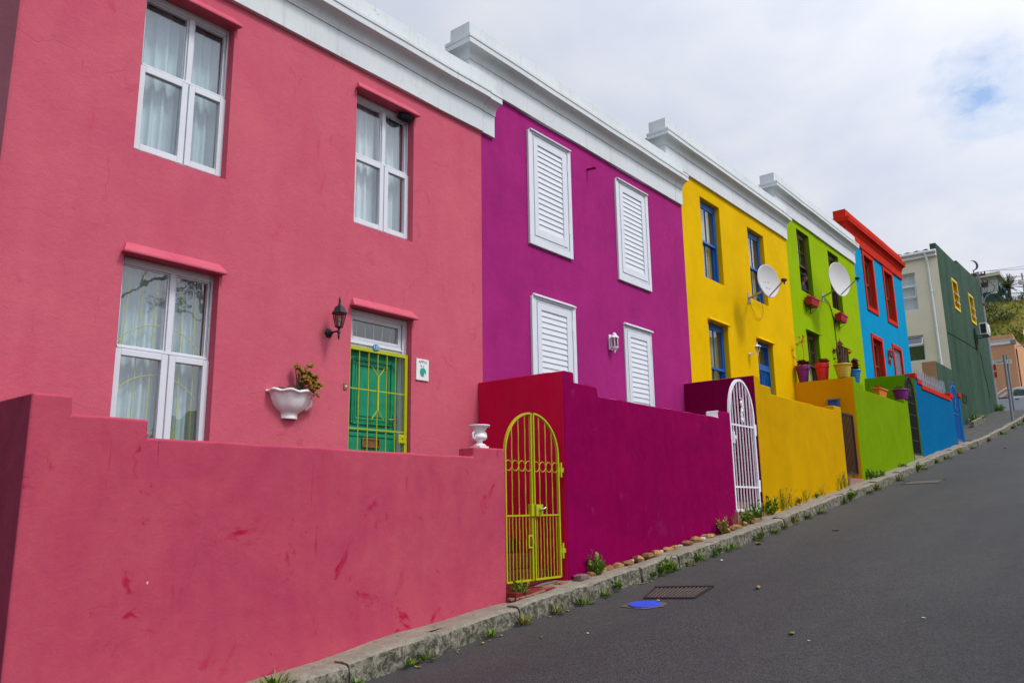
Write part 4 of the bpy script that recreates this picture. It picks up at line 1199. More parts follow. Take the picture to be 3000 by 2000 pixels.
b = MB(); b.prism([(6.828, -.0225, 1.618), (6.845, -.0225, 1.618), (6.862, -.0225, 1.65), (6.850, -.0225, 1.67), (6.838, -.0225, 1.645)], (0, .0015, 0)); b.build('bite_mark', M['plaque'], t)
# doorbell
t = thing('doorbell', 'small brass doorbell left of the green door', 'doorbell', (5.645, 0, 1.375))
b = MB(); b.box(5.622, 5.668, -.012, -.001, 1.338, 1.412); b.build('plate', M['brass'], t, bevel=.003)
b = MB(); b.tube([(5.645, -.012, 1.375), (5.645, -.02, 1.375)], .011, 10); b.build('button', M['offwhite'], t)
# number 143 on the blue wall and plate on the yellow house
t = thing('house_number', 'red numerals 143 on the azure wall left of the door', 'number', (28.47, 0, 4.68))
text_mesh('numerals', '143', .27, M['redpaint'], t, (28.47, -.02, 4.68), ext=.012)
t = thing('house_number', 'small white number plate on the blue door head', 'number plate', (17.62, .17, 3.17))
b = MB(); b.box(17.57, 17.67, .160, .169, 3.13, 3.21); b.build('plate', M['offwhite'], t)
text_mesh('numerals', '139', .05, M['num_blue'], t, (17.62, .158, 3.17), ext=.001)

# ------------------------------------------------------------------ lanterns
def lantern(name, label, loc, mat, glassm, s=1.0, hexn=6, arm=True, roofk=1.0, wide=1.0):
    """carriage lamp: wall plate, bent arm, tapering glazed cage, domed roof with finial. loc = cage bottom centre"""
    t = thing(name, label, 'wall lamp', (loc[0], 0, loc[2]), 'wall lanterns beside the doors')
    x, y, z = loc
    b = MB(); n = hexn
    b.lathe([(.001, 0), (.07*s, 0), (.074*s, .01*s), (.062*s, .03*s), (.03*s, .05*s), (.001, .055*s)], (0, 0, 0), n)
    b.xf(Matrix.Translation((x, -.001, z-.055*s)) @ Matrix.Rotation(PI/2, 4, 'X'))
    b.build('wall_plate', mat, t, smooth=25)
    b = MB()
    b.tube([(x, -.03*s, z-.055*s), (x, y*.5, z-.055*s), (x, y, z-.06*s)], [.017*s, .014*s, .016*s], 10)
    b.lathe([(.002, -.19*s), (.012*s, -.165*s), (.02*s, -.12*s), (.011*s, -.105*s), (.022*s, -.095*s), (.022*s, -.04*s), (.014*s, -.03*s), (.028*s, -.008*s), (.05*s*wide, .004*s)], (x, y, z), 12)
    b.build('arm', mat, t, smooth=40)
    b = MB(); r0, r1, h = .052*s*wide, .098*s*wide, .205*s
    for k in range(n):
        a = 2*PI*(k+.5)/n
        b.tube([(x+r0*math.cos(a), y+r0*math.sin(a), z), (x+r1*math.cos(a), y+r1*math.sin(a), z+h)], .0065*s, 6)
    for rr, zz in ((r0, z), (r1, z+h)):
        b.tube([(x+rr*math.cos(2*PI*(k+.5)/n), y+rr*math.sin(2*PI*(k+.5)/n), zz) for k in range(n)], .0085*s, 6, closed=True)
    b.lathe([(.001, 0), (r0, 0), (r0, .004)], (x, y, z-.004), n)
    b.build('cage', mat, t, smooth=30)
    g = MB(); o = []
    for k in range(n):
        a, c = 2*PI*(k+.5)/n, 2*PI*(k+1.5)/n
        g.quad((x+r0*math.cos(a), y+r0*math.sin(a), z), (x+r0*math.cos(c), y+r0*math.sin(c), z), (x+r1*math.cos(c), y+r1*math.sin(c), z+h), (x+r1*math.cos(a), y+r1*math.sin(a), z+h))
    g.build('lamp_glass', glassm, t)
    b = MB(); b.tube([(x, y, z), (x, y, z+.07*s)], .014*s, 8); b.ball((x, y, z+.105*s), .03*s, (1, 1, 1.3), 10, 8); b.build('bulb', M['offwhite'], t, smooth=60)
    b = MB()
    b.lathe([(r1*1.02, 0), (r1*1.22, -.006*s), (r1*1.20, .006*s), (r1*.98, .03*s), (r1*.92, .055*s*roofk), (r1*.80, .08*s*roofk), (r1*.52, .10*s*roofk), (r1*.30, .12*s*roofk), (r1*.17, .155*s*roofk), (.012*s, .16*s*roofk)], (x, y, z+h), n)
    zt = z+h+.158*s*roofk
    b.lathe([(.012*s, 0), (.019*s, .012*s), (.009*s, .022*s), (.018*s, .034*s), (.015*s, .05*s), (.002, .095*s)], (x, y, zt), 10)
    b.build('lamp_roof', mat, t, smooth=28)
    return t
lantern('wall_lantern', 'black carriage lantern on the pink wall left of the green door', (5.395, -.18, 1.975), M['lamp_black'], M['lampglass'], .75)
lantern('wall_lantern', 'white open lantern on the yellow wall beside the blue door', (16.88, -.19, 3.35), M['white_iron'], M['lampglass'], .55, roofk=.55, wide=1.25)
lantern('wall_lantern', 'black lantern half hidden by the flowering pot on the lime wall', (22.75, -.19, 4.30), M['lamp_black'], M['lampglass'], .62)
def half_lantern(label, loc, mat, s=1.0):
    t = thing('wall_lantern', label, 'wall lamp', (loc[0], 0, loc[2]), 'wall lanterns beside the doors')
    x, y, z = loc; n = 6
    b = MB(); b.box(x-.06*s, x+.06*s, -.02, -.001, z-.05*s, z+.28*s); b.build('wall_plate', mat, t, bevel=.005)
    b = MB(); r0 = .078*s
    for k in range(n):
        a = 2*PI*(k+.5)/n; b.tube([(x+r0*.92*math.cos(a), y+r0*.92*math.sin(a), z), (x+r0*math.cos(a), y+r0*math.sin(a), z+.2*s)], .008*s, 6)
    b.lathe([(.002, -.13*s), (.014*s, -.115*s), (.022*s, -.09*s), (.018*s, -.075*s), (.045*s, -.05*s), (.074*s, -.02*s), (.078*s, .006*s), (.05*s, .01*s)], (x, y, z), n)
    b.build('cage', mat, t, smooth=28)
    b = MB(); b.lathe([(.07*s, 0), (.095*s, -.004*s), (.092*s, .012*s), (.062*s, .045*s), (.045*s, .06*s), (.045*s, .085*s), (.03*s, .10*s), (.012*s, .115*s), (.001, .117*s)], (x, y, z+.2*s), n); b.build('lamp_roof', mat, t, smooth=28)
    g = MB(); g.lathe([(r0*.9, 0), (r0*.97, .2*s)], (x, y, z), n, cap=False); g.build('lamp_glass', M['lampglass'], t)
    b = MB(); b.tube([(x, y, z), (x, y, z+.11*s)], .012*s, 8); b.build('bulb', M['offwhite'], t)
half_lantern('white hexagonal lantern flush on the purple wall', (11.14, -.09, 2.615), M['white_iron'], .78)
half_lantern('vermilion hexagonal lantern on the azure wall beside the barred door', (28.45, -.10, 4.87), M['redlamp'], .85)

# ------------------------------------------------------------------ wall cup planter on the pink house
def leaf(b, p, d, L, W, up=Vector((0, 0, 1)), curl=.2, m=0):
    p = Vector(p); d = Vector(d).normalized(); s = d.cross(up)
    s = s.normalized() if s.length > 1e-4 else Vector((1, 0, 0)); n = s.cross(d)
    a = p; m1 = p+d*L*.45+s*W*.5+n*curl*L*.15; m2 = p+d*L*.45-s*W*.5+n*curl*L*.15; mc = p+d*L*.5-n*W*.12; e = p+d*L-n*curl*L*.25
    t1 = p+d*L*.8+s*W*.34; t2 = p+d*L*.8-s*W*.34
    b.add([a, m1, t1, e, t2, m2, mc], [(0, 1, 6), (1, 2, 6), (2, 3, 6), (3, 4, 6), (4, 5, 6), (5, 0, 6)], m)
def rosette(b, c, r, n, rg, tilt=.5, W=.5, axis=Vector((0, 0, 1)), rings=2):
    c = Vector(c); axis = Vector(axis).normalized(); e1 = axis.orthogonal().normalized(); e2 = axis.cross(e1)
    for q in range(rings):
        k = max(3, n-q*2)
        for i in range(k):
            a = 2*PI*(i+q*.5)/k+rg.uniform(-.25, .25)
            el = tilt+q*.5+rg.uniform(-.2, .2)
            d = (e1*math.cos(a)+e2*math.sin(a))*math.cos(el)+axis*math.sin(el)
            leaf(b, c, d, r*(1-.25*q)*rg.uniform(.85, 1.1), r*W*rg.uniform(.85, 1.1), axis, .3)
def cup_planter():
    t = thing('wall_planter', 'white fluted half cup planter with a red edged succulent on the pink wall', 'planter', (4.72, 0, 1.05))
    x, z0 = 4.925, .955
    b = MB(); n = 48
    prof = [(.10, 0), (.105, .012), (.10, .022), (.108, .06), (.122, .07), (.165, .095), (.208, .145), (.238, .205), (.252, .245), (.262, .268), (.312, .280), (.318, .292), (.30, .304), (.25, .306), (.225, .285)]
    o = len(b.v)
    for i, (r, z) in enumerate(prof):
        for j in range(n+1):
            a = -PI*j/n
            fl = math.sin(a*9)
            rr = .92*r*(1+(.022*fl if 4 < i < 9 else .03*fl if i >= 9 else 0))
            zz = z+(.009*math.sin(a*9+.6) if i >= 9 else 0)
            b.v.append(Vector((x+rr*math.cos(a), -.001+.72*rr*math.sin(a), z0+zz*.94)))
    for i in range(len(prof)-1):
        for j in range(n):
            b.f.append([o+i*(n+1)+j, o+(i+1)*(n+1)+j, o+(i+1)*(n+1)+j+1, o+i*(n+1)+j+1]); b.m.append(0)
    b.f.append([o+j for j in range(n+1)]); b.m.append(0)
    cup = b.build('cup', M['ceramic'], t, smooth=50)
    md = cup.modifiers.new('Solidify', 'SOLIDIFY'); md.thickness = .012; md.offset = -1
    b = MB(); b.tube([(x+.175+.055*math.sin(PI*i/14)-.03*i/14, -.07, z0+.245-.15*i/14) for i in range(15)], [.016+.014*math.sin(PI*i/14) for i in range(15)], 10)
    b.build('handle', M['ceramic_pink'], t, smooth=60)
    b = MB(); b.lathe([(.001, 0), (.19, .005), (.195, 0)], (0, 0, 0), 32)
    for i, p in enumerate(b.v): b.v[i] = Vector((x+p.x, min(-.003, -.08+p.y*.3), z0+.262+p.z))
    b.build('soil', M['soil'], t)
    rg = random.Random(21)
    b = MB(); base = Vector((x+.04, -.08, z0+.26)); tips = []
    PS = .80
    for (dx, dz, dy) in ((-.03, .34, .02), (.0, .30, -.02), (.13, .36, -.03), (.03, .22, -.05), (.10, .22, -.05), (.15, .20, .0), (.19, .22, -.03), (.21, .14, -.04), (.08, .14, -.08), (.14, .11, -.08), (.18, .07, -.06), (.02, .12, -.06), (.22, .20, -.01), (.12, .27, -.02)):
        dx, dy, dz = dx*PS, dy*PS, dz*PS; e = base+Vector((dx, dy, dz)); mid = base+Vector((dx*.35, dy*.4, dz*.5))
        b.tube([base+Vector((dx*.1, 0, 0)), mid, e], [.011, .008, .004], 6); tips.append(e)
    b.build('stem', M['stem'], t, smooth=60)
    b = MB()
    for e in tips:
        for k in range(4 if e.z < z0+.49 else 2):
            rosette(b, e+Vector((rg.uniform(-.03, .03), rg.uniform(-.03, .0), rg.uniform(-.025, .02)))*k, .046, 7, rg, .35, .62, (rg.uniform(-.4, .4), -.7, rg.uniform(.3, 1)), 2)
    b.build('leaf_cluster', M['leaf_jade'], t)
    b = MB()
    for c, r in (((x-.01, -.1, z0+.275), .085), ((x+.02, -.07, z0+.29), .07), ((x-.165, -.07, z0+.285), .05), ((x-.13, -.08, z0+.28), .045)):
        rosette(b, c, r, 10, rg, .5, .22, (0, -.3, 1), 2)
    b.build('leaf_rosette', M['leaf_green2'], t)
cup_planter()

# white urn on the pink gate pillar
UX, UY, UZ, US = 6.445, -1.27, .657, .82
t = thing('garden_urn', 'small white classical urn standing on the pink wall beside the gate', 'urn', (UX, UY, UZ))
b = MB(); b.box(UX-.07, UX+.07, UY-.07, UY+.07, UZ, UZ+.020)
b.lathe([(r*US, z*US+UZ*0) for r, z in [(.075, .022), (.088, .028), (.088, .04), (.07, .05), (.045, .062), (.038, .085), (.05, .10), (.085, .112), (.098, .13), (.10, .15), (.092, .168), (.07, .185), (.062, .20), (.075, .225), (.105, .265), (.135, .282), (.142, .292), (.136, .30), (.118, .292), (.09, .25), (.05, .22), (.001, .215)]], (UX, UY, UZ), 32)
b.build('body', M['ceramic'], t, smooth=40)
for e in (-1, 1):
    h = MB(); h.tube([(UX+e*(.095+.036*math.sin(a))*US, UY, UZ+(.165+.045*math.cos(a))*US) for a in [i*PI*1.3/12-.25 for i in range(13)]], .0105, 8)
    h.ball((UX+e*.108*US, UY, UZ+.20*US), .015, (1, 1, 1), 8, 6); h.build('handle', M['ceramic'], t, smooth=60)

# ------------------------------------------------------------------ potted plants
def pot_plain(b, c, r0, r1, h):
    b.lathe([(r0*.9, 0), (r0, .006), (r0+(r1-r0)*.72, h*.74), (r0+(r1-r0)*.72, h*.745), (r1*.985, h*.755), (r1*1.03, h*.985), (r1*1.02, h), (r1*.9, h), (r1*.88, h*.93), (.001, h*.93)], c, 32)
def pot_ribbed(b, c, r0, r1, h, ribs=5):
    p = [(r0*.9, 0)]
    for i in range(ribs*4+1):
        t = i/(ribs*4); p.append((r0+(r1*.90-r0)*t**.85+.012*r1*2*abs(math.sin(PI*t*ribs)), h*.84*t+.003))
    p += [(r1*.93, h*.86), (r1*1.0, h*.885), (r1*1.03, h*.93), (r1*1.0, h*.985), (r1*.95, h), (r1*.86, h*.98), (r1*.85, h*.92), (.001, h*.92)]
    b.lathe(p, c, 36)
GP = 'flower pots along the tops of the walls'
def potted(label, c, kind, r0, r1, h, mat):
    t = thing('potted_plant', label, 'potted plant', c, GP)
    b = MB(); (pot_plain if kind == 'plain' else pot_ribbed)(b, c, r0, r1, h); p = b.build('pot', mat, t, smooth=35)
    b = MB(); b.lathe([(.001, .01), (r1*.84, 0)], (c[0], c[1], c[2]+h*.94), 20, cap=False); b.build('soil', M['soil'], t)
    return t
rg = random.Random(5)
c = (19.585, -.20, 2.965); t = potted('purple pot with a maroon succulent and two thin flower stalks on the shaded yellow wall', c, 'plain', .105, .165, .41, M['pot_purple'])
b = MB()
for k in range(9): rosette(b, (c[0]+rg.uniform(-.09, .09), c[1]+rg.uniform(-.1, .1), c[2]+.43+rg.uniform(0, .06)), .11, 8, rg, .35, .5, (rg.uniform(-.5, .5), rg.uniform(-.6, .2), 1), 2)
b.build('leaf_rosette', M['leaf_maroon'], t)
b = MB(); f = MB()
for pts in ([(0, .05, .45), (-.03, .16, .62), (-.08, .30, .90)], [(0, -.02, .45), (.02, -.06, .72), (.0, -.03, 1.02)]):
    P = [Vector(c)+Vector(p) for p in pts]; b.tube(P, [.013, .010, .008], 6); e = P[-1]
    for k in range(9):
        q = e+Vector((rg.uniform(-.06, .06), rg.uniform(-.13, .13), rg.uniform(-.14, .1)))
        b.tube([e-Vector((0, 0, .1))*rg.random(), q], .006, 5)
        for _ in range(3): leaf(f, q+Vector((rg.uniform(-.02, .02), rg.uniform(-.03, .03), rg.uniform(-.01, .03))), (rg.uniform(-1, 1), rg.uniform(-1, 1), rg.uniform(0, 1)), .065, .04)
b.build('flower_stalk', M['petal_orange'], t); f.build('flower', M['petal_orange'], t)
c = (19.585, -.67, 2.965); t = potted('plain scarlet pot with a coral red succulent on the shaded yellow wall', c, 'plain', .115, .165, .41, M['pot_red'])
b = MB()
for k in range(6): rosette(b, (c[0]+rg.uniform(-.08, .08), c[1]+rg.uniform(-.12, .1), c[2]+.41+rg.uniform(0, .05)), .13, 6, rg, .7, .62, (rg.uniform(-.4, .4), rg.uniform(-.5, .5), 1), 2)
b.build('leaf_cluster', M['leaf_red'], t)
c = (19.585, -1.15, 2.967); t = potted('ribbed yellow pot with a red flowering thorny plant at the shaded yellow wall end', c, 'ribbed', .13, .205, .335, M['pot_yellow'])
b = MB()
for k in range(8):
    a = rg.uniform(0, 6.28); b.tube([(c[0]+.05*math.cos(a), c[1]+.07*math.sin(a), c[2]+.3), (c[0]+.06*math.cos(a), c[1]+.09*math.sin(a), c[2]+.5), (c[0]+.07*math.cos(a+.3), c[1]+.1*math.sin(a+.3), c[2]+.62+rg.random()*.15)], [.026, .024, .018], 7)
b.build('stem', M['cactus'], t, smooth=60)
b = MB()
for k in range(30): rosette(b, (c[0]+rg.uniform(-.1, .1), c[1]+rg.uniform(-.14, .16), c[2]+.34+rg.random()*.42), .05, 5, rg, .3, .5, (rg.uniform(-1, 1), rg.uniform(-1, 1), .6), 1)
b.build('leaf_cluster', M['leaf_maroon'], t)
b = MB()
for (dx, dy, dz) in ((0, .13, .66), (.02, .16, .64), (0, -.02, .80), (.02, .02, .83), (.0, -.12, .60), (.02, -.2, .61), (.05, -.17, .58), (0, .06, .5)):
    for k in range(14): leaf(b, (c[0]+dx+rg.uniform(-.03, .03), c[1]+dy+rg.uniform(-.035, .035), c[2]+dz+rg.uniform(-.025, .025)), (rg.uniform(-1, 1), rg.uniform(-1, 1), rg.uniform(-.3, 1)), .045, .04)
b.build('flower', M['petal_red'], t)
c = (19.99, -1.27, 2.86); t = potted('ribbed blue pot with a maroon paddle succulent on the lime wall step', c, 'ribbed', .10, .165, .33, M['pot_blue'])
b = MB()
for k in range(5): rosette(b, (c[0]+rg.uniform(-.06, .06), c[1]+rg.uniform(-.05, .05), c[2]+.33+.05*k), .14, 6, rg, .5, .6, (rg.uniform(-.4, .4), rg.uniform(-.5, .3), 1), 2)
b.build('leaf_cluster', M['leaf_maroon'], t)
c = (24.16, -1.27, 2.866); t = potted('wide ribbed purple pot with small succulents beside the black gate', c, 'ribbed', .15, .225, .30, M['pot_purple'])
b = MB()
for (dx, dy, r) in ((-.1, .05, .11), (-.05, 0, .08), (.08, -.02, .09), (.12, .03, .07)): rosette(b, (c[0]+dx, c[1]+dy, c[2]+.32), r, 8, rg, .6, .3, (0, 0, 1), 2)
b.build('leaf_rosette', M['leaf_jade'], t)
t = thing('planter_trough', 'orange rectangular planter trough with red leaves on the lime wall', 'planter', (22.1, -1.27, 2.735), GP)
b = MB()
a0, a1, q0, q1 = 21.72, 22.42, -1.36, -1.18
b.add([(a0+.05, q0+.03, 2.737), (a1-.05, q0+.03, 2.737), (a1-.05, q1-.03, 2.737), (a0+.05, q1-.03, 2.737), (a0, q0, 2.93), (a1, q0, 2.93), (a1, q1, 2.93), (a0, q1, 2.93)], [(0, 3, 2, 1), (4, 5, 6, 7), (0, 1, 5, 4), (1, 2, 6, 5), (2, 3, 7, 6), (3, 0, 4, 7)])
b.build('trough', M['pot_orange'], t, bevel=.005)
b = MB(); frame_rect(b, a0-.025, a1+.025, 0, 1, .035, 0, 1); b = MB(); b.box(a0-.025, a1+.025, q0-.025, q1+.025, 2.925, 2.96); b.build('rim', M['pot_orange'], t, bevel=.006)
b = MB()
for k in range(7): rosette(b, (a0+.08+.09*k, -1.27, 2.96), .10, 5, rg, .8, .6, (rg.uniform(-.5, .5), rg.uniform(-.5, .3), 1), 2)
b.build('leaf_cluster', M['leaf_red'], t)

def flower_box(label, x0, x1, z, seed, ncl):
    t = thing('flower_box', label, 'flower box', ((x0+x1)/2, 0, z), 'red flower boxes under the lime house windows')
    b = MB(); y0, y1 = -.235, -.055
    b.add([(x0+.04, y0+.04, z), (x1-.04, y0+.04, z), (x1-.04, y1, z), (x0+.04, y1, z), (x0, y0, z+.19), (x1, y0, z+.19), (x1, y1+.01, z+.19), (x0, y1+.01, z+.19)], [(0, 3, 2, 1), (4, 5, 6, 7), (0, 1, 5, 4), (1, 2, 6, 5), (2, 3, 7, 6), (3, 0, 4, 7)])
    b.box(x0-.012, x1+.012, y0-.012, y1+.012, z+.17, z+.20)
    b.build('box', M['box_red'], t, bevel=.008)
    for x in (x0+.12, x1-.12):
        b = MB(); b.tube([(x, -.01, z-.16), (x, -.01, z+.1)], .008, 6); b.tube([(x, -.01, z-.01), (x, y0+.03, z-.01)], .008, 6); b.tube([(x, -.01, z-.15), (x, -.1, z-.09), (x, y0+.05, z-.012)], .006, 6); b.build('bracket', M['iron_black'], t, smooth=60)
    rg = random.Random(seed); b = MB()
    for k in range(ncl): rosette(b, (rg.uniform(x0+.06, x1-.04), rg.uniform(y0+.03, y1), z+.2), rg.uniform(.06, .11), 6, rg, .6, .5, (rg.uniform(-.5, .5), rg.uniform(-.5, .3), 1), 2)
    b.build('leaf_cluster', M['leaf_red'] if seed % 2 else M['leaf_jade'], t)
flower_box('crimson flower box on brackets under the window with the person', 20.66, 21.25, 5.16, 2, 7)
flower_box('crimson flower box on brackets below the satellite dish, with red succulents', 23.02, 23.60, 5.14, 3, 11)

# ------------------------------------------------------------------ satellite dishes
def sat_dish(label, centre, nrm, rad, wallp, matd, matarm, screws=True, arm=True, tilt=0):
    t = thing('satellite_dish', label, 'satellite dish', wallp, 'satellite dishes on the house fronts')
    n = Vector(nrm).normalized(); up = Vector((0, 0, 1)); up = (up-n*up.dot(n)).normalized(); s = up.cross(n)
    Mx = Matrix(((s.x, up.x, n.x, centre[0]), (s.y, up.y, n.y, centre[1]), (s.z, up.z, n.z, centre[2]), (0, 0, 0, 1))) @ Matrix.Rotation(tilt, 4, 'Z')
    b = MB(); k = 9; N = 40
    def outl(a):      # rounded shield: a circle drawn down to a blunt point
        d = max(0, -math.sin(a)); return 1+.13*d**6 + .0*d
    for side in (0, 1):
        o = len(b.v)
        for i in range(k+1):
            r = rad*i/k
            for j in range(N):
                a = 2*PI*j/N; rr = r*outl(a)
                b.v.append(Vector((rr*math.cos(a)*.95, rr*math.sin(a)*1.04, .42*(r*r)/rad*.45 - side*.012)))
        for i in range(k):
            for j in range(N):
                q = (j+1) % N
                f = [o+i*N+j, o+i*N+q, o+(i+1)*N+q, o+(i+1)*N+j]
                b.f.append(f if side == 0 else f[::-1]); b.m.append(0)
        if side == 0: oa = o+k*N
        else:
            for j in range(N):
                q = (j+1) % N; b.f.append([oa+j, oa+q, o+k*N+q, o+k*N+j]); b.m.append(0)
    # rolled rim
    b.tube([(rad*outl(2*PI*j/N)*math.cos(2*PI*j/N)*.95, rad*outl(2*PI*j/N)*math.sin(2*PI*j/N)*1.04, .42*rad*.45-.012) for j in range(N)], .012, 6, closed=True)
    b.xf(Mx); b.build('reflector', matd, t, smooth=50)
    if screws:
        q = MB()
        for (u, v) in ((-.15, -.1), (.12, -.1), (-.1, -.52), (.13, -.52)):
            q.ball((u*rad, v*rad, .42*.45*rad*(u*u+v*v)+.002), .012, (1, 1, .5), 8, 4)
        q.xf(Mx); q.build('screw', M['iron_brown'], t)
    if arm:
        a = MB(); L = Mx @ Vector((0, -rad*.42, rad*1.42)); p0 = Mx @ Vector((0, -rad*1.10, .03)); pb = Mx @ Vector((0, -rad*.75, -.06))
        a.tube([pb, p0, p0.lerp(L, .5), p0.lerp(L, .93)], .017, 8)
        a.build('feed_arm', matarm, t, smooth=50)
        a = MB(); d = (Mx @ Vector((0, 0, .2*rad)) - L).normalized()
        a.tube([L+d*.05, L+d*.01, L-d*.05], [.04, .04, .032], 12); a.tube([L-Vector((0, 0, .09)), L-Vector((0, 0, .02))], .018, 8)
        a.build('receiver', M['iron_black'], t, smooth=50)
        a = MB(); a.ball(L+d*.05, .036, (1, 1, .8), 10, 6); a.build('receiver_cap', M['offwhite'], t, smooth=60)
    bk = Mx @ Vector((0, -rad*.25, -.03)); wp = Vector(wallp)
    a = MB(); a.box(wp.x-.05, wp.x+.05, -.012, -.001, wp.z-.13, wp.z+.13); a.tube([wp+Vector((0, -.01, 0)), Vector((wp.x+(bk.x-wp.x)*.5, wp.y+(bk.y-wp.y)*.6, wp.z+.02)), Vector((bk.x, bk.y+.03, wp.z+(bk.z-wp.z)*.45)), bk], .024, 8)
    a.build('mount', matarm, t, smooth=50)
    return t, Mx
DN = (-.36, -.93, .07)
def at_px(px, py, Y):
    d = w_ + r_*((px-1500)/F) - u_*((py-1000)/F); k = (Y+7)/d.y; return CAMP+d*k
SD1, MX1 = sat_dish('satellite dish on the yellow wall in front of a blue window', at_px(2246, 823, -.62), DN, .335, (17.07, 0, 4.63), M['dish'], M['steel'], True, tilt=R(-4))
SD2, MX2 = sat_dish('satellite dish on the lime green wall above a flower box', at_px(2453, 818, -.62), DN, .43, (22.25, 0, 5.69), M['dish'], M['steel'], False, tilt=R(-4))
b = MB(); b.tube([(17.09, -.02, 4.60), (17.12, -.03, 4.42), (17.3, -.03, 4.26), (17.55, -.03, 4.22), (17.75, -.03, 4.32), (17.80, -.03, 4.50), (17.66, -.05, 4.66), (17.35, -.12, 4.70), (17.12, -.1, 4.66)], .006, 6)
tag(b.build('dish_cable', M['cable_tan'], org=(17.1, 0, 4.6), smooth=60), 'thin looped cable hanging under the dish on the yellow wall', 'cable')
b = MB(); b.tube([(22.3, -.03, 5.66), (22.62, -.03, 5.60), (22.86, -.02, 5.42), (23.0, -.015, 5.15), (23.03, -.012, 4.8), (23.05, -.012, 4.45), (23.04, -.012, 4.1)], .012, 6)
tag(b.build('dish_cable', M['cable'], org=(22.3, 0, 5.6), smooth=60), 'black cable running down the lime green wall from the dish', 'cable')

# ------------------------------------------------------------------ person at the open lime house window
def person():
    t = thing('person', 'person in a dark cap and jacket leaning at the open lime house window', 'person', (21.10, .16, 5.56))
    # one lofted skin from the waist to the crown; (z, centre dx, centre dy, rx, ry)
    sec = [(5.35, 0, .12, .17, .11), (5.50, 0, .10, .18, .115), (5.66, .01, .07, .20, .115), (5.76, .02, .05, .195, .10), (5.815, .03, .035, .12, .075), (5.84, .035, .03, .062, .06), (5.875, .04, .02, .052, .055), (5.905, .055, .008, .058, .068), (5.935, .065, 0, .066, .082), (5.975, .065, -.002, .072, .090), (6.02, .062, .0, .075, .095), (6.06, .058, .004, .073, .094), (6.10, .055, .008, .062, .080), (6.125, .053, .01, .038, .05)]
    b = MB(); N = 24; o = 0; yaw = R(32)
    for (z, dx, dy, rx, ry) in sec:
        for j in range(N):
            a = 2*PI*j/N; px, py = rx*math.cos(a), -ry*math.cos(a)*0+ry*math.sin(a)
            if z > 5.89:            # face looks along -Y turned to +X
                f = math.exp(-((a-1.5*PI)/.22)**2)
                k = {5.935: .012, 5.975: .030, 6.02: .012}.get(z, .0); k += {5.905: .010}.get(z, 0)
                py -= f*k
                e = math.exp(-((a-1.5*PI-.42)/.16)**2)+math.exp(-((a-1.5*PI+.42)/.16)**2)
                if z == 6.02: py += e*.010
                x2 = px*math.cos(yaw)-py*math.sin(yaw); y2 = px*math.sin(yaw)+py*math.cos(yaw); px, py = x2, y2
            b.v.append(Vector((21.06+dx+px, .10+dy+py, z)))
    for i in range(len(sec)-1):
        for j in range(N):
            q = (j+1) % N; b.f.append([i*N+j, i*N+q, (i+1)*N+q, (i+1)*N+j]); b.m.append(1 if sec[i][0] < 5.83 else 0)
    b.f.append([j for j in reversed(range(N))]); b.m.append(1); b.f.append([(len(sec)-1)*N+j for j in range(N)]); b.m.append(0)
    def arm(sx, ex, hx):
        S, E, H = Vector((21.06+sx, .16, 5.755)), Vector((21.06+ex, .10, 5.62)), Vector((21.06+hx, .03, 5.60))
        b.tube([S, S.lerp(E, .5), E, E.lerp(H, .6), H], [.062, .055, .048, .042, .034], 10, m=1)
        for k in range(4):
            u = H+Vector((-.03+.02*k, -.01, .0)); b.tube([u, u+Vector((.003*k, -.05, .0)), u+Vector((.003*k, -.075-.006*(k in (1, 2)), -.02)), u+Vector((.003*k, -.08, -.045))], [.010, .009, .008, .006], 6, m=0)
        u = H+Vector((.04*(1 if sx < 0 else -1), 0, 0)); b.tube([u, u+Vector((0, -.04, .005)), u+Vector((-.01*(1 if sx < 0 else -1), -.06, -.004))], [.011, .01, .007], 6, m=0)
        b.ball(H+Vector((0, -.01, 0)), .042, (1, 1, .5), 10, 6, m=0)
    arm(-.17, -.19, -.06); arm(.19, .22, .10)
    b.build('body', [M['skin'], M['jacket']], t, smooth=50)
    b = MB(); b.ball((21.115, .108, 6.055), .098, (.86, 1.05, .95), 20, 10)
    b.v = [Vector((p.x, p.y, max(p.z, 6.045))) for p in b.v]
    b.lathe([(.088, 0), (.096, .004), (.096, .03), (.09, .034)], (21.115, .108, 6.035), 20)
    b.build('cap', M['cap_black'], t, smooth=50)
    b = MB()
    for e in (-1, 1): b.ball((21.118+e*.062, .118+e*.042, 5.985), .022, (.5, .9, 1.3), 8, 6)
    b.build('ear', M['skin'], t, smooth=60)
person()

t = thing('bird_nest', 'dark nest-like lump tucked under the hood of the upper right pink window', 'nest', (6.50, -.03, 4.95))
rg = random.Random(12); b = MB(); b.ball((6.515, .03, 4.945), .1, (1.15, .75, .5), 12, 7, jit=.12, rg=rg); b.build('mud_cup', M['cap_black'], t, smooth=40)
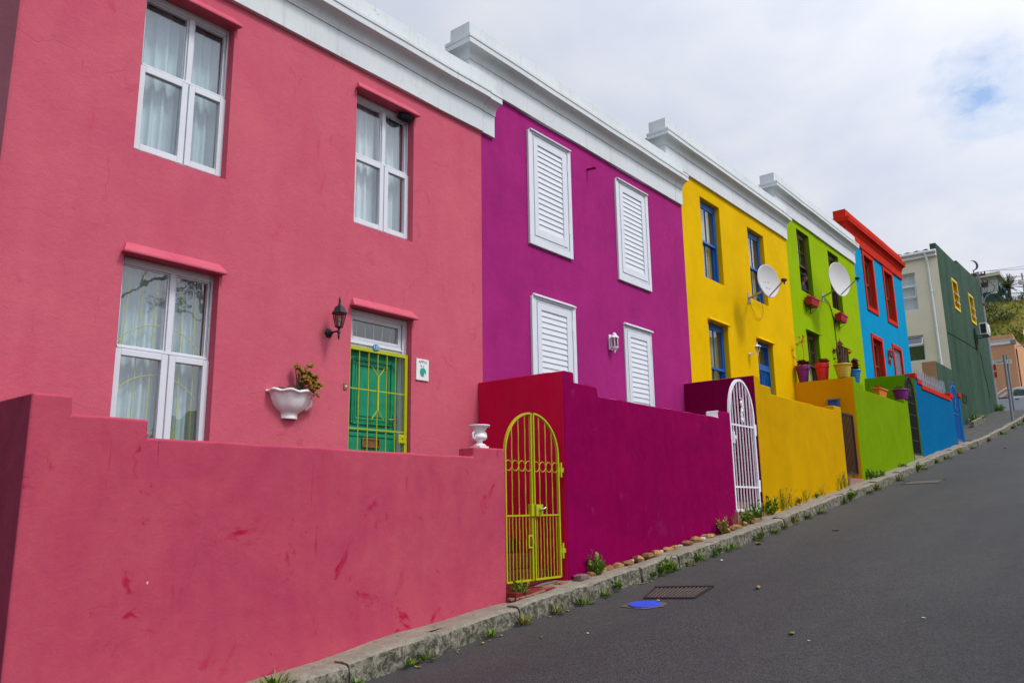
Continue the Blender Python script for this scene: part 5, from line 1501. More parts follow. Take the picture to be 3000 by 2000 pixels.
# ------------------------------------------------------------------ drain grate, cover
def slab_on_road(x0, x1, y0, y1, dz): pass
t = thing('drain_grate', 'rusty cast iron drain grate sunk in the road above the blue cover', 'drain grate', (8.30, -2.5, zroad(8.3, -2.5)))
b = MB()
ang = R(0)
gx0, gx1, gy0, gy1 = 8.02, 8.56, -2.80, -2.20
def zr(x, y, d): return zroad(x, y)+d
def lay(b, x0, x1, y0, y1, d0, d1, m=0):
    v = [(x0, y0, zr(x0, y0, d0)), (x1, y0, zr(x1, y0, d0)), (x1, y1, zr(x1, y1, d0)), (x0, y1, zr(x0, y1, d0)), (x0, y0, zr(x0, y0, d1)), (x1, y0, zr(x1, y0, d1)), (x1, y1, zr(x1, y1, d1)), (x0, y1, zr(x0, y1, d1))]
    b.add(v, [(0, 3, 2, 1), (4, 5, 6, 7), (0, 1, 5, 4), (1, 2, 6, 5), (2, 3, 7, 6), (3, 0, 4, 7)], m)
GA, GB_, GC, GD = (8.48, -2.17), (8.65, -2.75), (8.10, -2.82), (7.97, -2.32)
def gq(u, v, d):      # u along the long side, v across; the frame lies a little askew in its patch of tar
    x = (GD[0]*(1-u)+GC[0]*u)*(1-v)+(GA[0]*(1-u)+GB_[0]*u)*v; y = (GD[1]*(1-u)+GC[1]*u)*(1-v)+(GA[1]*(1-u)+GB_[1]*u)*v
    return (x, y, zroad(x, y)+d)
def glay(b, u0, u1, v0, v1, d0, d1):
    c = [(u0, v0), (u1, v0), (u1, v1), (u0, v1)]
    b.add([gq(u, v, d0) for u, v in c]+[gq(u, v, d1) for u, v in c], [(0, 3, 2, 1), (4, 5, 6, 7), (0, 1, 5, 4), (1, 2, 6, 5), (2, 3, 7, 6), (3, 0, 4, 7)])
glay(b, -.05, 1.05, -.07, 0, -.05, .018); glay(b, -.05, 1.05, 1, 1.07, -.05, .026); glay(b, -.05, 0, 0, 1, -.05, .018); glay(b, 1, 1.05, 0, 1, -.05, .018)
b.build('frame', M['iron_brown'], t)
b = MB(); n = 13
for i in range(n): glay(b, (i+.1)/n, (i+.55)/n, 0, 1, -.03, .016)
for v in (.33, .66): glay(b, 0, 1, v-.02, v+.02, -.03, .013)
b.build('grille', M['cast_iron'], t)
b = MB(); glay(b, 0, 1, 0, 1, -.03, .004); b.build('pit', M['rubber'], t)  # flat black slab standing in for the shade inside the drain
t = thing('utility_cover', 'round cobalt blue painted utility cover in the road', 'cover', (7.655, -2.49, zroad(7.655, -2.49)))
b = MB(); pts = []
for i in range(40):
    a = 2*PI*i/40; x, y = 7.66+.155*math.cos(a), -2.485+.175*math.sin(a); pts.append((x, y, zr(x, y, -.02)))
b.prism(pts, (0, 0, .038)); b.build('lid', M['cover_blue'], t, bevel=.006)
b = MB(); b.tube([(x+(x-7.66)*.05, y+(y+2.485)*.05, z+.018) for x, y, z in pts], .012, 6, closed=True); b.build('rim', M['cast_iron'], t, smooth=60)
b = MB(); pts = []; rg = random.Random(2)
for i in range(44):
    a = 2*PI*i/44; k = 1+rg.uniform(-.16, .16); x, y = 7.64+.185*k*math.cos(a), -2.49+.225*k*math.sin(a); pts.append((x, y, zr(x, y, .0065)))
b.add(pts, [list(range(44))]); b.build('dust_ring', M['dust'], t)
t = thing('utility_cover', 'rectangular sunken service cover higher up the road', 'cover', (20.3, -2.45, zroad(20.3, -2.45)))
b = MB(); lay(b, 20.0, 20.6, -2.8, -2.1, -.02, .006); b.build('lid', M['cast_iron'], t)
b = MB(); lay(b, 19.95, 20.0, -2.85, -2.05, -.02, .009); lay(b, 20.6, 20.65, -2.85, -2.05, -.02, .009); b.build('frame', M['rubber'], t)

# ------------------------------------------------------------------ stones along the purple wall
rg = random.Random(31)
def stone(x, y, z, s, mat, label, group, flat=.55):
    b = MB(); n, k = 10, 6
    b.ball((0, 0, 0), 1, (1, 1, 1), n, k, jit=.15, rg=rg)
    ph = [rg.uniform(0, 6) for _ in range(6)]
    for i, p in enumerate(b.v):
        s_ = s*.86
        q = 1+.22*math.sin(2.1*p.x+ph[0])*math.sin(1.7*p.y+ph[1])+.10*math.sin(3.7*p.z+ph[2]+2*p.x)+.06*math.sin(6*p.y+ph[3])
        b.v[i] = Vector((p.x*s_*q, p.y*s_*.66*q, max(-1, min(.72, p.z))*s_*flat*q))
    b.xf(Matrix.Translation((x, y, z+s*flat*.22)) @ Matrix.Rotation(rg.uniform(-.5, .5), 4, 'Z') @ Matrix.Rotation(rg.uniform(-.2, .2), 4, 'Y'))
    tag(b.build('fieldstone', mat, org=(x, y, z), smooth=34), label, 'stone', group)
stone(7.98, -1.47, zs(7.98)-.02, .19, M['stone_pink'], 'large reddish rubble block at the corner of the crimson and purple walls', None, .42)
SP = [(8.22, .075, 'o'), (8.36, .085, 'o'), (8.50, .07, 'o'), (8.62, .10, 'b'), (8.80, .095, 'o'), (8.99, .11, 'b'), (9.16, .06, 'w'), (9.27, .13, 'o'), (9.55, .115, 'b'), (9.76, .12, 'o'), (9.95, .05, 'w'), (10.07, .105, 'o'), (10.27, .09, 'o'), (10.46, .05, 'w'), (10.63, .115, 'b'), (10.93, .14, 'o'), (11.15, .06, 'w'), (11.27, .12, 'o'), (11.45, .09, 'b'), (11.95, .12, 'o'), (12.2, .09, 'b'), (12.34, .10, 'o'), (12.66, .10, 'o'), (12.9, .09, 'b'), (13.1, .10, 'o')]
for x, s, kd in SP:
    y = -1.40-s*.45-rg.uniform(0, .03)
    mt, lb, gr = {'o': (M['stone_ochre'], 'rounded ochre fieldstone in the row at the foot of the purple wall', 'ochre stones along the purple wall'),
                  'b': (M['stone_brown'], 'darker brown fieldstone in the row at the foot of the purple wall', 'brown stones along the purple wall'),
                  'w': (M['stone_white'], 'small whitish pebble between the stones at the foot of the purple wall', 'white pebbles along the purple wall')}[kd]
    stone(x, y, zs(x), s, mt, lb, gr)

# ------------------------------------------------------------------ weeds
def weed_proto(seed, kind):
    rg = random.Random(seed); b = MB()
    if kind == 'grass':
        for k in range(46):
            a = rg.uniform(0, 2*PI); r = rg.random()*.06
            p = Vector((r*math.cos(a)*1.6, r*math.sin(a), -.01)); el = rg.uniform(.35, 1.45); L = rg.uniform(.06, .17)
            d = Vector((math.cos(a)*math.cos(el), math.sin(a)*math.cos(el), math.sin(el))); s = d.cross(Vector((0, 0, 1)))
            s = (s.normalized() if s.length > .01 else Vector((1, 0, 0)))*rg.uniform(.006, .012)
            m = p+d*L*.55; e = p+d*L+Vector((0, 0, -L*.22*math.cos(el)))
            b.add([p-s, p+s, m+s*.9, m-s*.9, e], [(0, 1, 2, 3), (3, 2, 4)])
    elif kind == 'leafy':
        for k in range(15):
            a = rg.uniform(0, 2*PI); L = rg.uniform(.07, .2); el = rg.uniform(.5, 1.4)
            d = Vector((math.cos(a)*math.cos(el), math.sin(a)*math.cos(el), math.sin(el)))
            b.tube([(0, 0, -.01), d*L*.5, d*L], [.004, .003, .002], 4)
            for q in range(7):
                t = rg.uniform(.25, 1.05); leaf(b, d*L*t, (d+Vector((rg.uniform(-1, 1), rg.uniform(-1, 1), rg.uniform(-.4, .8)))), rg.uniform(.03, .055), rg.uniform(.018, .03))
    else:
        for k in range(12):
            a = rg.uniform(0, 2*PI); L = rg.uniform(.25, .55); el = rg.uniform(1.0, 1.5)
            d = Vector((math.cos(a)*math.cos(el), math.sin(a)*math.cos(el), math.sin(el)))
            p0 = Vector((rg.uniform(-.08, .08), rg.uniform(-.03, .03), 0))
            b.tube([p0, p0+d*L*.5, p0+d*L+Vector((.03*math.cos(a), .03*math.sin(a), 0))], [.004, .003, .0015], 4)
            for q in range(16):
                t = rg.uniform(.1, 1.0); leaf(b, p0+d*L*t, (d*.6+Vector((rg.uniform(-1, 1), rg.uniform(-1, 1), rg.uniform(-.4, .6)))), rg.uniform(.03, .06), rg.uniform(.008, .016))
    return b
PROTO = {}
for i, (kd, mt) in enumerate((('grass', 'weed'), ('grass', 'weed_dry'), ('leafy', 'weed'), ('leafy', 'weed_dry'), ('tall', 'weed'), ('tall', 'weed_dry'))):
    me_ = weed_proto(40+i, kd)
    me = bpy.data.meshes.new('weed_mesh'); me.from_pydata([tuple(p) for p in me_.v], [], me_.f); me.materials.append(M[mt]); PROTO[(kd, mt)] = me
WN = [0]
def weed(x, y, kd, mt, sc, label, group, z=None):
    o = bpy.data.objects.new('weed_tuft', PROTO[(kd, mt)]); COL.objects.link(o)
    o.location = (x, y, (zs(x)-.15 if y < -1.74 else zs(x)) if z is None else z); o.rotation_euler = (0, 0, WN[0]*1.7)
    o.scale = (sc*1.15, sc, sc); WN[0] += 1
    tag(o, label, 'weed', group)
KW = 'green weed tuft rooted in the gutter at the foot of the kerb'
KG = 'weed tufts along the kerb gutter'
foot = [(4.05, 1.15, 'grass'), (4.38, .7, 'grass'), (4.95, .75, 'grass'), (5.12, .9, 'grass'), (5.98, .85, 'grass'), (6.50, .95, 'grass'), (7.02, .9, 'grass'), (7.47, 1.2, 'grass'), (7.95, 1.1, 'grass'), (8.24, .95, 'leafy'), (9.05, .75, 'leafy'), (9.25, 1.35, 'leafy'), (9.45, 1.4, 'leafy'), (9.62, .9, 'grass'), (9.98, .8, 'grass'), (10.22, 1.0, 'leafy'), (10.38, .9, 'grass'), (10.78, 1.15, 'grass'), (10.9, .9, 'leafy'), (11.22, .9, 'grass'), (11.42, 1.1, 'grass'), (12.29, 1.2, 'grass'), (12.45, .8, 'leafy'), (12.95, 1.3, 'grass'), (13.45, 1.1, 'grass'), (13.9, 1.1, 'leafy'), (14.6, 1.2, 'grass'), (15.15, 1.4, 'grass'), (16.65, 1.3, 'grass'), (17.1, 1.6, 'leafy'), (18.36, 1.4, 'grass'), (19.0, 1.7, 'grass'), (20.8, 1.4, 'grass'), (22.8, 1.8, 'leafy'), (23.3, 1.3, 'grass'), (25.1, 1.5, 'grass'), (26.2, 1.5, 'grass'), (28.3, 1.7, 'grass'), (30.2, 1.6, 'grass'), (33.5, 1.8, 'grass'), (36.5, 2.0, 'grass'), (39.5, 2.4, 'grass'), (41.2, 2.4, 'grass'), (43.0, 2.6, 'grass')]
wr = random.Random(77)
for x, s, kd in foot:
    weed(x, -1.80+wr.uniform(-.02, .015), kd, 'weed' if wr.random() < .85 else 'weed_dry', s*.74, KW, KG, z=zs(x)-.155)
weed(3.72, -1.69, 'grass', 'weed', .9, 'grass tuft on the pavement edge at the bottom of the picture', None)
weed(6.85, -1.45, 'leafy', 'weed', 1.05, 'bushy weed growing at the foot of the chartreuse gate beside the pink wall', None)
weed(8.30, -1.52, 'leafy', 'weed', 1.35, 'green weed among the stones at the near end of the purple wall', None)
weed(8.26, -1.42, 'tall', 'weed', .55, 'upright weed sprig against the near end of the purple wall', None)
weed(11.72, -1.50, 'leafy', 'weed_dry', 1.5, 'dry yellowish weed among the stones near the white gate', None)
weed(12.35, -1.44, 'tall', 'weed_dry', .55, 'dry upright weed against the far end of the purple wall', None)
for i, (x, y, kd, mt, s) in enumerate(((12.75, -1.46, 'leafy', 'weed', 1.5), (12.95, -1.43, 'tall', 'weed', .6), (13.15, -1.45, 'leafy', 'weed', 1.6), (13.3, -1.43, 'tall', 'weed', .55))):
    weed(x, y, kd, mt, s, 'lush weeds in front of the brick step below the white gate', 'weeds below the white gate')
weed(13.85, -1.45, 'leafy', 'weed', 1.8, 'leafy weed at the near corner of the yellow wall', None)
for x, s, kd in ((14.5, .85, 'tall'), (14.72, .45, 'tall'), (15.2, .8, 'leafy'), (15.6, .5, 'tall'), (16.1, .7, 'leafy'), (16.5, .42, 'tall'), (17.65, .7, 'tall'), (18.1, .75, 'tall')):
    weed(x, -1.45, kd, 'weed' if wr.random() < .5 else 'weed_dry', s, 'spindly weed growing along the foot of the yellow wall', 'weeds along the yellow wall')
for x, s, kd in ((19.75, 1.4, 'leafy'), (20.2, 1.5, 'grass'), (20.6, 1.3, 'grass'), (22.7, 1.0, 'grass')):
    weed(x, -1.47, kd, 'weed', s, 'low weed on the pavement along the lime green wall', 'weeds along the lime wall')
for x, y, s in ((33.5, -.7, 2.6), (34.4, -.5, 2.8), (36.2, -.4, 2.6), (40.3, -.3, 3), (48.3, -.2, 2.2), (48.75, -.22, 2.4)):
    weed(x, y, 'leafy', 'weed', s, 'rank weeds at the corner of the bottle green house' if x > 45 else 'weeds on the footpath before the bottle green house', 'weeds at the green house corner' if x > 45 else 'weeds on the far footpath', z=zpav(x, y)+.006+.05*(y+1.62)-.01)

# ------------------------------------------------------------------ litter
def litter(name, x, y, label, mat, sz, curl=.3, cat='leaf', group=None, rz=0.0):
    b = MB(); n = 6; z = zroad(x, y)+.004 if y < -1.78 else zs(x)+.006
    for i in range(n+1):
        t = i/n*2-1; w = sz*.42*math.sqrt(max(.04, 1-t*t*.92))
        for j in (-1, 0, 1): b.v.append(Vector((t*sz, j*w, sz*curl*(t*t*.5+.6*j*j*.5)+.002)))
    for i in range(n):
        for j in range(2):
            b.f.append([i*3+j, (i+1)*3+j, (i+1)*3+j+1, i*3+j+1]); b.m.append(0)
    b.xf(Matrix.Translation((x, y, z)) @ Matrix.Rotation(rz, 4, 'Z'))
    o = b.build(name, mat, org=(x, y, z), smooth=60)
    md = o.modifiers.new('Solidify', 'SOLIDIFY'); md.thickness = .002
    tag(o, label, cat, group)
litter('fallen_leaf', 8.70, -3.28, 'curled brown leaf alone on the road to the right of the drain', M['leaf_litter'], .055, .7)
litter('fallen_leaf', 11.9, -1.98, 'pale yellow leaf lying near the kerb by the purple wall end', M['weed_dry'], .09, .3, rz=.6)
litter('fallen_leaf', 6.92, -4.31, 'thin green leaf on the open road', M['weed'], .05, .3, rz=.2)
litter('fallen_leaf', 7.86, -2.52, 'orange brown leaf beside the blue cover', M['leaf_litter'], .05, .4, rz=.2)
litter('fallen_leaf', 6.11, -2.3, 'small green leaf on the road below the gate', M['weed'], .02, .6)
litter('paper_scrap', 7.79, -5.13, 'tiny white paper scrap far out on the road', M['paper'], .026, .1, 'litter', rz=.9)
litter('paper_scrap', 6.75, -4.51, 'small white paper scrap in the foreground road', M['paper'], .018, .1, 'litter', rz=.9)
litter('paper_scrap', 6.38, -2.63, 'thin white scrap on the road near the gate', M['paper'], .022, .1, 'litter', rz=.7)
litter('paper_scrap', 10.35, -2.1, 'crumpled white scrap near the kerb before the purple wall', M['paper'], .03, .9, 'litter')
litter('paper_scrap', 29.7, -2.84, 'white scrap high up the road by the azure wall', M['paper'], .11, .2, 'litter')
litter('twig_scrap', 13.2, -2.7, 'dark twig lying on the road before the white gate', M['stem'], .09, .05, 'litter', rz=.75)
lr = random.Random(9)
for k in range(46):
    x = 3.8+lr.random()**1.2*9.5; litter('dry_leaf', x, -1.83-lr.random()*.07, 'small dry leaf scattered in the kerb gutter', M['leaf_litter'], lr.uniform(.012, .032), .5, 'leaf', 'dry leaves in the gutter', lr.random()*3)
for k in range(26):
    x = 3.6+lr.random()*3.2; litter('dry_leaf', x, -1.42-lr.random()*.15, 'tiny dry fragment on the pavement below the pink wall', M['leaf_litter'] if k % 3 else M['weed_dry'], lr.uniform(.008, .022), .3, 'leaf', 'dry fragments on the pavement', lr.random()*3)

# ------------------------------------------------------------------ the corner house: cream side, bottle green street side
XC, XE = 38.48, 48.92
CH = thing('corner_house', 'cream and bottle green corner house beyond the blue house', 'house', (43, 0, zs(43)))
b = MB()
ow = [(40.98, 42.22, 8.88, 10.36), (44.87, 46.08, 8.90, 10.40)]
ow = [(a+.1, c-.1, q+.12, r-.1) for a, c, q, r in ow]
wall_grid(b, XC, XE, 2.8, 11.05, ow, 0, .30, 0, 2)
wall_top = [(XC, 11.05), (XC, 11.41), (43.0, 11.47), (43.02, 11.66), (47.55, 11.78), (47.56, 11.90), (XE, 11.92), (XE, 11.05)]
b.prism([(x, .004, z) for x, z in wall_top], (0, .24, 0), 0)
b.quad((XE, 0, 2.8), (XE, 8, 2.8), (XE, 8, 11.05), (XE, 0, 11.05), 0)
b.box(XC+.3, XE-.3, .9, .95, 3, 11.0, 3)
b.build('green_wall', [M['dkgreen'], M['dkgreen'], M['ochre'], M['interior']], CH)  # window reveals: deeper yellow, their shadow put into the colour
# cream gable wall with its two windows (faces the camera side)
def wall_x(b, X, y0, y1, z0, z1, ops, depth, m):
    ys = sorted(set([y0, y1]+[o[0] for o in ops]+[o[1] for o in ops])); zz = sorted(set([z0, z1]+[o[2] for o in ops]+[o[3] for o in ops]))
    for i in range(len(ys)-1):
        for j in range(len(zz)-1):
            cy_, cz = (ys[i]+ys[i+1])/2, (zz[j]+zz[j+1])/2
            if any(o[0] < cy_ < o[1] and o[2] < cz < o[3] for o in ops): continue
            b.quad((X, ys[i+1], zz[j]), (X, ys[i], zz[j]), (X, ys[i], zz[j+1]), (X, ys[i+1], zz[j+1]), m)
    for o in ops:
        b.quad((X, o[0], o[2]), (X+depth, o[0], o[2]), (X+depth, o[0], o[3]), (X, o[0], o[3]), m); b.quad((X, o[1], o[2]), (X, o[1], o[3]), (X+depth, o[1], o[3]), (X+depth, o[1], o[2]), m)
        b.quad((X, o[0], o[2]), (X, o[1], o[2]), (X+depth, o[1], o[2]), (X+depth, o[0], o[2]), m); b.quad((X, o[0], o[3]), (X+depth, o[0], o[3]), (X+depth, o[1], o[3]), (X, o[1], o[3]), m)
b = MB(); XW = XC-.004
OPS = [(.98, 2.2, 8.52, 10.23), (.94, 2.2, 6.22, 7.36)]
wall_x(b, XW, .003, 8, 2.8, 10.80, OPS, .25, 0)
b.box(XW+.6, XW+.64, .3, 7, 5, 10.8, 1)
b.build('cream_wall', [M['cream'], M['interior']], CH)
for i, (y0, y1, z0, z1) in enumerate(OPS):
    f = MB(); xa, xb = XW+.10, XW+.16
    def fr(y0, y1, z0, z1, t, xa, xb, f=f):
        f.box(xa, xb, y0, y0+t, z0, z1); f.box(xa, xb, y1-t, y1, z0, z1); f.box(xa, xb, y0+t, y1-t, z0, z0+t); f.box(xa, xb, y0+t, y1-t, z1-t, z1)
    fr(y0, y1, z0, z1, .05, xa, xb)
    if i == 0:
        for z in (9.09, 9.66): f.box(xa-.02, xb, y0+.05, y1-.05, z-.03, z+.03)
    else: f.box(xa-.01, xb, y0+.05, y1-.05, 6.90, 6.96)
    w = f.build('window', M['white'], CH)
    g = MB(); g.quad((xa+.03, y1-.04, z0+.04), (xa+.03, y0+.04, z0+.04), (xa+.03, y0+.04, z1-.04), (xa+.03, y1-.04, z1-.04)) if i == 0 else g.quad((xa+.03, y1-.04, z0+.04), (xa+.03, y0+.04, z0+.04), (xa+.03, y0+.04, 6.9), (xa+.03, y1-.04, 6.9))
    g.build('pane', M['glass'], w)
    s = MB()
    if i == 0:
        s.box(xa-.05, xa-.01, y0+.02, y0+.07, 9.12, 9.64); s.box(xa-.05, xa-.01, y1-.07, y1-.02, 9.12, 9.64); s.box(xa-.05, xa-.01, y0+.07, y1-.07, 9.12, 9.17); s.box(xa-.05, xa-.01, y0+.07, y1-.07, 9.59, 9.64)
        k = MB(); o = 0
        for j in range(60):
            yy = y0+(y1-y0)*j/59; k.v += [Vector((xa+.16+.03*math.sin(j*1.1), yy, z0)), Vector((xa+.16+.03*math.sin(j*1.1), yy, z1))]
        k.f = [[2*j, 2*j+2, 2*j+3, 2*j+1] for j in range(59)]; k.m = [0]*59
        k.build('curtain', M['curtain_white'], w, smooth=60)
    else:
        # top-hung light propped open
        for (ya, yb2) in ((y0+.02, y0+.07), (y1-.07, y1-.02)): s.prism([(xa-.02, ya, 7.34), (xa+.03, ya, 7.34), (xa-.19, ya, 6.93), (xa-.24, ya, 6.93)], (0, yb2-ya, 0))
        s.prism([(xa-.24, y0+.02, 6.93), (xa-.19, y0+.02, 6.93), (xa-.165, y0+.02, 6.98), (xa-.215, y0+.02, 6.98)], (0, y1-y0-.04, 0)); s.prism([(xa-.045, y0+.02, 7.29), (xa+.005, y0+.02, 7.29), (xa+.03, y0+.02, 7.34), (xa-.02, y0+.02, 7.34)], (0, y1-y0-.04, 0))
        g = MB(); g.quad((xa-.2, y1-.06, 6.97), (xa-.2, y0+.06, 6.97), (xa-.02, y0+.06, 7.31), (xa-.02, y1-.06, 7.31)); g.build('open_pane', M['glass'], w)
    s.build('sash', M['white'], w)
b = MB(); b.box(XC-.28, 43.6, -.0, 8, 10.86, 10.9) if False else None
b = MB(); n = 60; o = 0
for i in range(n+1):
    y = .28+(6-.28)*i/n; z = 11.12+.03*math.sin(i*2*PI/4)
    b.v += [Vector((XC-.22, y, z)), Vector((XE-.25, y, z-.3))]
b.f = [[2*i, 2*i+1, 2*i+3, 2*i+2] for i in range(n)]; b.m = [0]*n
b.build('corrugated_roof', M['roofsheet'], CH, smooth=60)
b = MB(); b.box(XC-.16, XC-.006, .01, 6, 10.80, 10.98)
b.build('fascia_board', M['offwhite'], CH)
b = MB(); b.tube([(XC-.22, -.02, 11.0), (XC-.22, 6, 11.06)], .075, 10); b.build('gutter', M['gutter'], CH, smooth=50)
b = MB(); b.tube([(XC-.22, .42, 11.0), (XC-.20, .42, 10.85), (XC-.07, .40, 10.6), (XC-.07, .345, 5.4)], .055, 10)
for z in (9.2, 7.6, 6.2): b.tube([(XC-.07, .37, z), (XC-.07, .37, z+.06)], .068, 10)
b.build('downpipe', M['gutter'], CH, smooth=50)
for a, c, q, r in ow:
    f = MB(); frame_rect(f, a-.1, c+.1, q-.12, r+.1, .10, -.03, -.0007, tb=.12); W = f.build('window_surround', M['yellow_frame'], CH)
    f = MB(); frame_rect(f, a, c, q, r, .05, .20, .25); f.box(a+.05, c-.05, .2, .25, (q+r)/2-.02, (q+r)/2+.02); f.build('window_frame', M['yellow_frame'], W)
    g = MB(); g.quad((a+.05, .225, q+.05), (c-.05, .225, q+.05), (c-.05, .225, (q+r)/2), (a+.05, .225, (q+r)/2)); g.build('pane', M['glass'], W)
    s = MB()
    for (zt, hh) in ((r-.25, .42), (q+.62, .42)):
        for x in (a+.06, c-.09): s.prism([(x, .2, zt), (x, .17, zt), (x, -.10, zt-hh+.03), (x, -.10, zt-hh), (x, -.06, zt-hh)], (.03, 0, 0))
        s.box(a+.06, c-.06, -.10, -.06, zt-hh, zt-hh+.03)
    s.build('open_sash', M['white'], W)
b = MB(); frame_rect(b, 40.02, 40.92, 4.42, 4.81, .06, -.02, -.0005); b.box(40.08, 40.86, -.006, -.0008, 4.48, 4.75); b.build('vent', M['iron_black'], CH)
b = MB(); b.tube([(XC+.02, -.012, 7.35), (42.5, -.012, 7.5), (45.3, -.012, 7.55)], .012, 5); b.tube([(46.1, -.012, 7.5), (46.4, -.012, 6.6), (46.9, -.012, 5.9), (47.2, -.012, 5.3)], .012, 5)
b.build('wall_cable', M['cable'], CH)
t = thing('boundary_wall', 'low bottle green boundary wall with a tan end in front of the cream house', 'wall', (37, .2, zs(37)))
b = MB(); b.box(35.55, XC-.01, .002, .52, 1.6, 5.68)
for i, f in enumerate(b.f):
    if all(b.v[k].x < 35.6 for k in f): b.m[i] = 1
b.build('masonry', [M['dkgreen'], M['tan']], t, bevel=.02)
t = thing('low_wall', 'low crumbling garden edging at the foot of the bottle green wall', 'low wall', (40, -.3, zs(40)))
b = MB(); b.prism([(38.2, -.62, zs(38.2)), (41.3, -.62, zs(41.3)+.05), (41.3, -.62, zs(41.3)+.36), (38.2, -.62, zs(38.2)+.30)], (0, .12, 0)); b.build('edging', M['kerb'], t)

# air conditioner
t = thing('air_conditioner', 'white air conditioner condenser on a bracket on the bottle green wall', 'air conditioner', (46.6, -.3, 8.2))
c0 = at_px(2885, 967, -.42); x0 = c0.x-.1
b = MB(); b.box(x0-.42, x0+.42, -.60, -.26, c0.z-.30, c0.z+.30); b.build('casing', M['ac_white'], t, bevel=.02)
b = MB(); b.tube([(x0+.08, -.604, c0.z), (x0+.08, -.63, c0.z)], .23, 24); b.build('fan_guard', M['offwhite'], t, smooth=40)
b = MB(); b.box(x0-.424, x0-.419, -.56, -.32, c0.z-.24, c0.z+.24); b.build('coil_grille', M['iron_black'], t)
b = MB()
for x in (x0-.3, x0+.3): b.box(x-.02, x+.02, -.6, -.002, c0.z-.34, c0.z-.30); b.box(x-.02, x+.02, -.03, -.002, c0.z-.62, c0.z-.3)
b.tube([(x0-.35, -.05, c0.z+.1), (x0-.36, -.03, c0.z-.5), (x0-.3, -.03, c0.z-1.0)], .03, 6); b.build('bracket', M['iron_black'], t)

# ------------------------------------------------------------------ poles, wires, sign
px, py = 50.3, .20; pz = zs(px)
t = thing('utility_pole', 'tall grey utility pole with insulators and a lamp arm at the green house corner', 'utility pole', (px, py, pz))
b = MB(); b.tube([(px, py, pz-.3), (px, py, 9.5), (px, py+.02, 12.75)], [.12, .10, .075], 12); b.build('pole', M['pole_grey'], t, smooth=50)
b = MB()
for z, L in ((12.55, .34), (12.05, .42)):
    b.box(px-.05, px+.05, py-L, py+L, z-.05, z+.05)
    for q in (-1, -.45, .45, 1): b.lathe([(.02, 0), (.05, .03), (.03, .07), (.05, .10), (.02, .14)], (px, py+q*L*.92, z+.05), 8)
b.build('crossarm', M['rust'], t)
b = MB(); b.box(px-.14, px+.14, py-.05, py+.36, 11.35, 11.85); b.build('junction_box', M['iron_black'], t, bevel=.02)
b = MB(); b.tube([(px, py-.05, 10.95), (px-.02, py-.16, 11.18), (px-.05, py-.28, 11.32), (px-.08, py-.46, 11.38)], .035, 8)
lh = b.build('lamp_arm', M['steel'], t, smooth=50)
b = MB(); b.ball((px-.10, py-.62, 11.38), .2, (.45, 1, .32), 14, 8); b.build('lamp_head', M['steel'], lh, smooth=60)
b = MB(); b.tube([(px, py+.11, z) for z in (10.8, 10.95)], .05, 8); b.lathe([(.11, 10.78), (.125, 10.8), (.125, 10.9), (.11, 10.92)], (px, py, 0), 12); b.build('clamp', M['rust'], t)
b = MB()
for k in range(5):
    q = k-2
    b.tube([(px+.02*math.sin(3*i+k), py+q*.11+.12*math.sin(i*1.3+k), 11.75+.35*math.sin(i*.9+k)+.04*k) for i in range(7)], .016, 5)
b.tube([(px, py-.05, 12.4), (px, py-.5, 12.1), (px, py-.72, 11.75), (px, py-.6, 11.5), (px, py-.1, 11.45)], .02, 6)
b.build('loose_cable', M['cable'], t)
for z in (6.72, 7.12):
    b = MB(); b.box(px-.12, px-.10, py-.24, py-.11, z, z+.32); b.build('warning_plate', M['redlamp'], t, bevel=.008)
def far_pt(px_, py_, k):
    return CAMP+(w_ + r_*((px_-1500)/F) - u_*((py_-1000)/F))*k
wires = [((px, py-.33, 12.72), far_pt(3100, 769, 46)), ((px, py-.2, 12.72), far_pt(3100, 756, 56)), ((px, py-.42, 12.22), far_pt(3100, 783, 46)), ((px, py-.3, 12.22), far_pt(3100, 792, 60)), ((px, py-.35, 12.05), far_pt(3100, 799, 46)), ((px, py-.2, 11.9), far_pt(3100, 805, 62))]
for i, (a, c) in enumerate(wires):
    a = Vector(a); c = a+(c-a)*2.5; b = MB()
    b.tube([a.lerp(c, j/12)-Vector((0, 0, .22*math.sin(PI*j/12))) for j in range(13)], .012, 5)
    tag(b.build('power_line', M['cable'], org=a), 'overhead power line running right from the utility pole', 'power line', 'overhead power lines')
b = MB(); b.tube([(px, py+.3, 12.5), (px-1.5, py+.9, 12.6), (px-3.5, py+1.4, 12.1)], .02, 5); tag(b.build('power_line', M['cable'], org=(px, py, 12.5)), 'service cable dropping left from the utility pole to the roof', 'power line')
# crescent finial on its mast
c0 = at_px(2850, 778, 1.6); t = thing('crescent_finial', 'dark crescent moon finial on a thin mast above the green roof', 'finial', (c0.x, c0.y, c0.z-1.6))
b = MB(); n = 20; rr = .34; pts = []
dv = Vector((r_.x, r_.y, 0)).normalized()
for i in range(n+1):
    a = R(105)-R(200)*i/n; pts.append((rr*math.cos(a), rr*math.sin(a)))
for i in range(n+1):
    a = R(-95)+R(200)*i/n; pts.append((-.10+rr*.90*math.cos(a), rr*.94*math.sin(a)))
b.prism([c0+dv*u+Vector((0, 0, v)) for u, v in pts], Vector((dv.y, -dv.x, 0))*.04); b.build('crescent', M['iron_black'], t)
b = MB(); b.tube([c0+Vector((0, 0, -rr-1.7)), c0+Vector((0, 0, -rr+.02))], .035, 8); b.ball(c0+Vector((0, 0, -rr-.25)), .09, (1, 1, .8), 8, 6); b.build('mast', M['rust'], t)

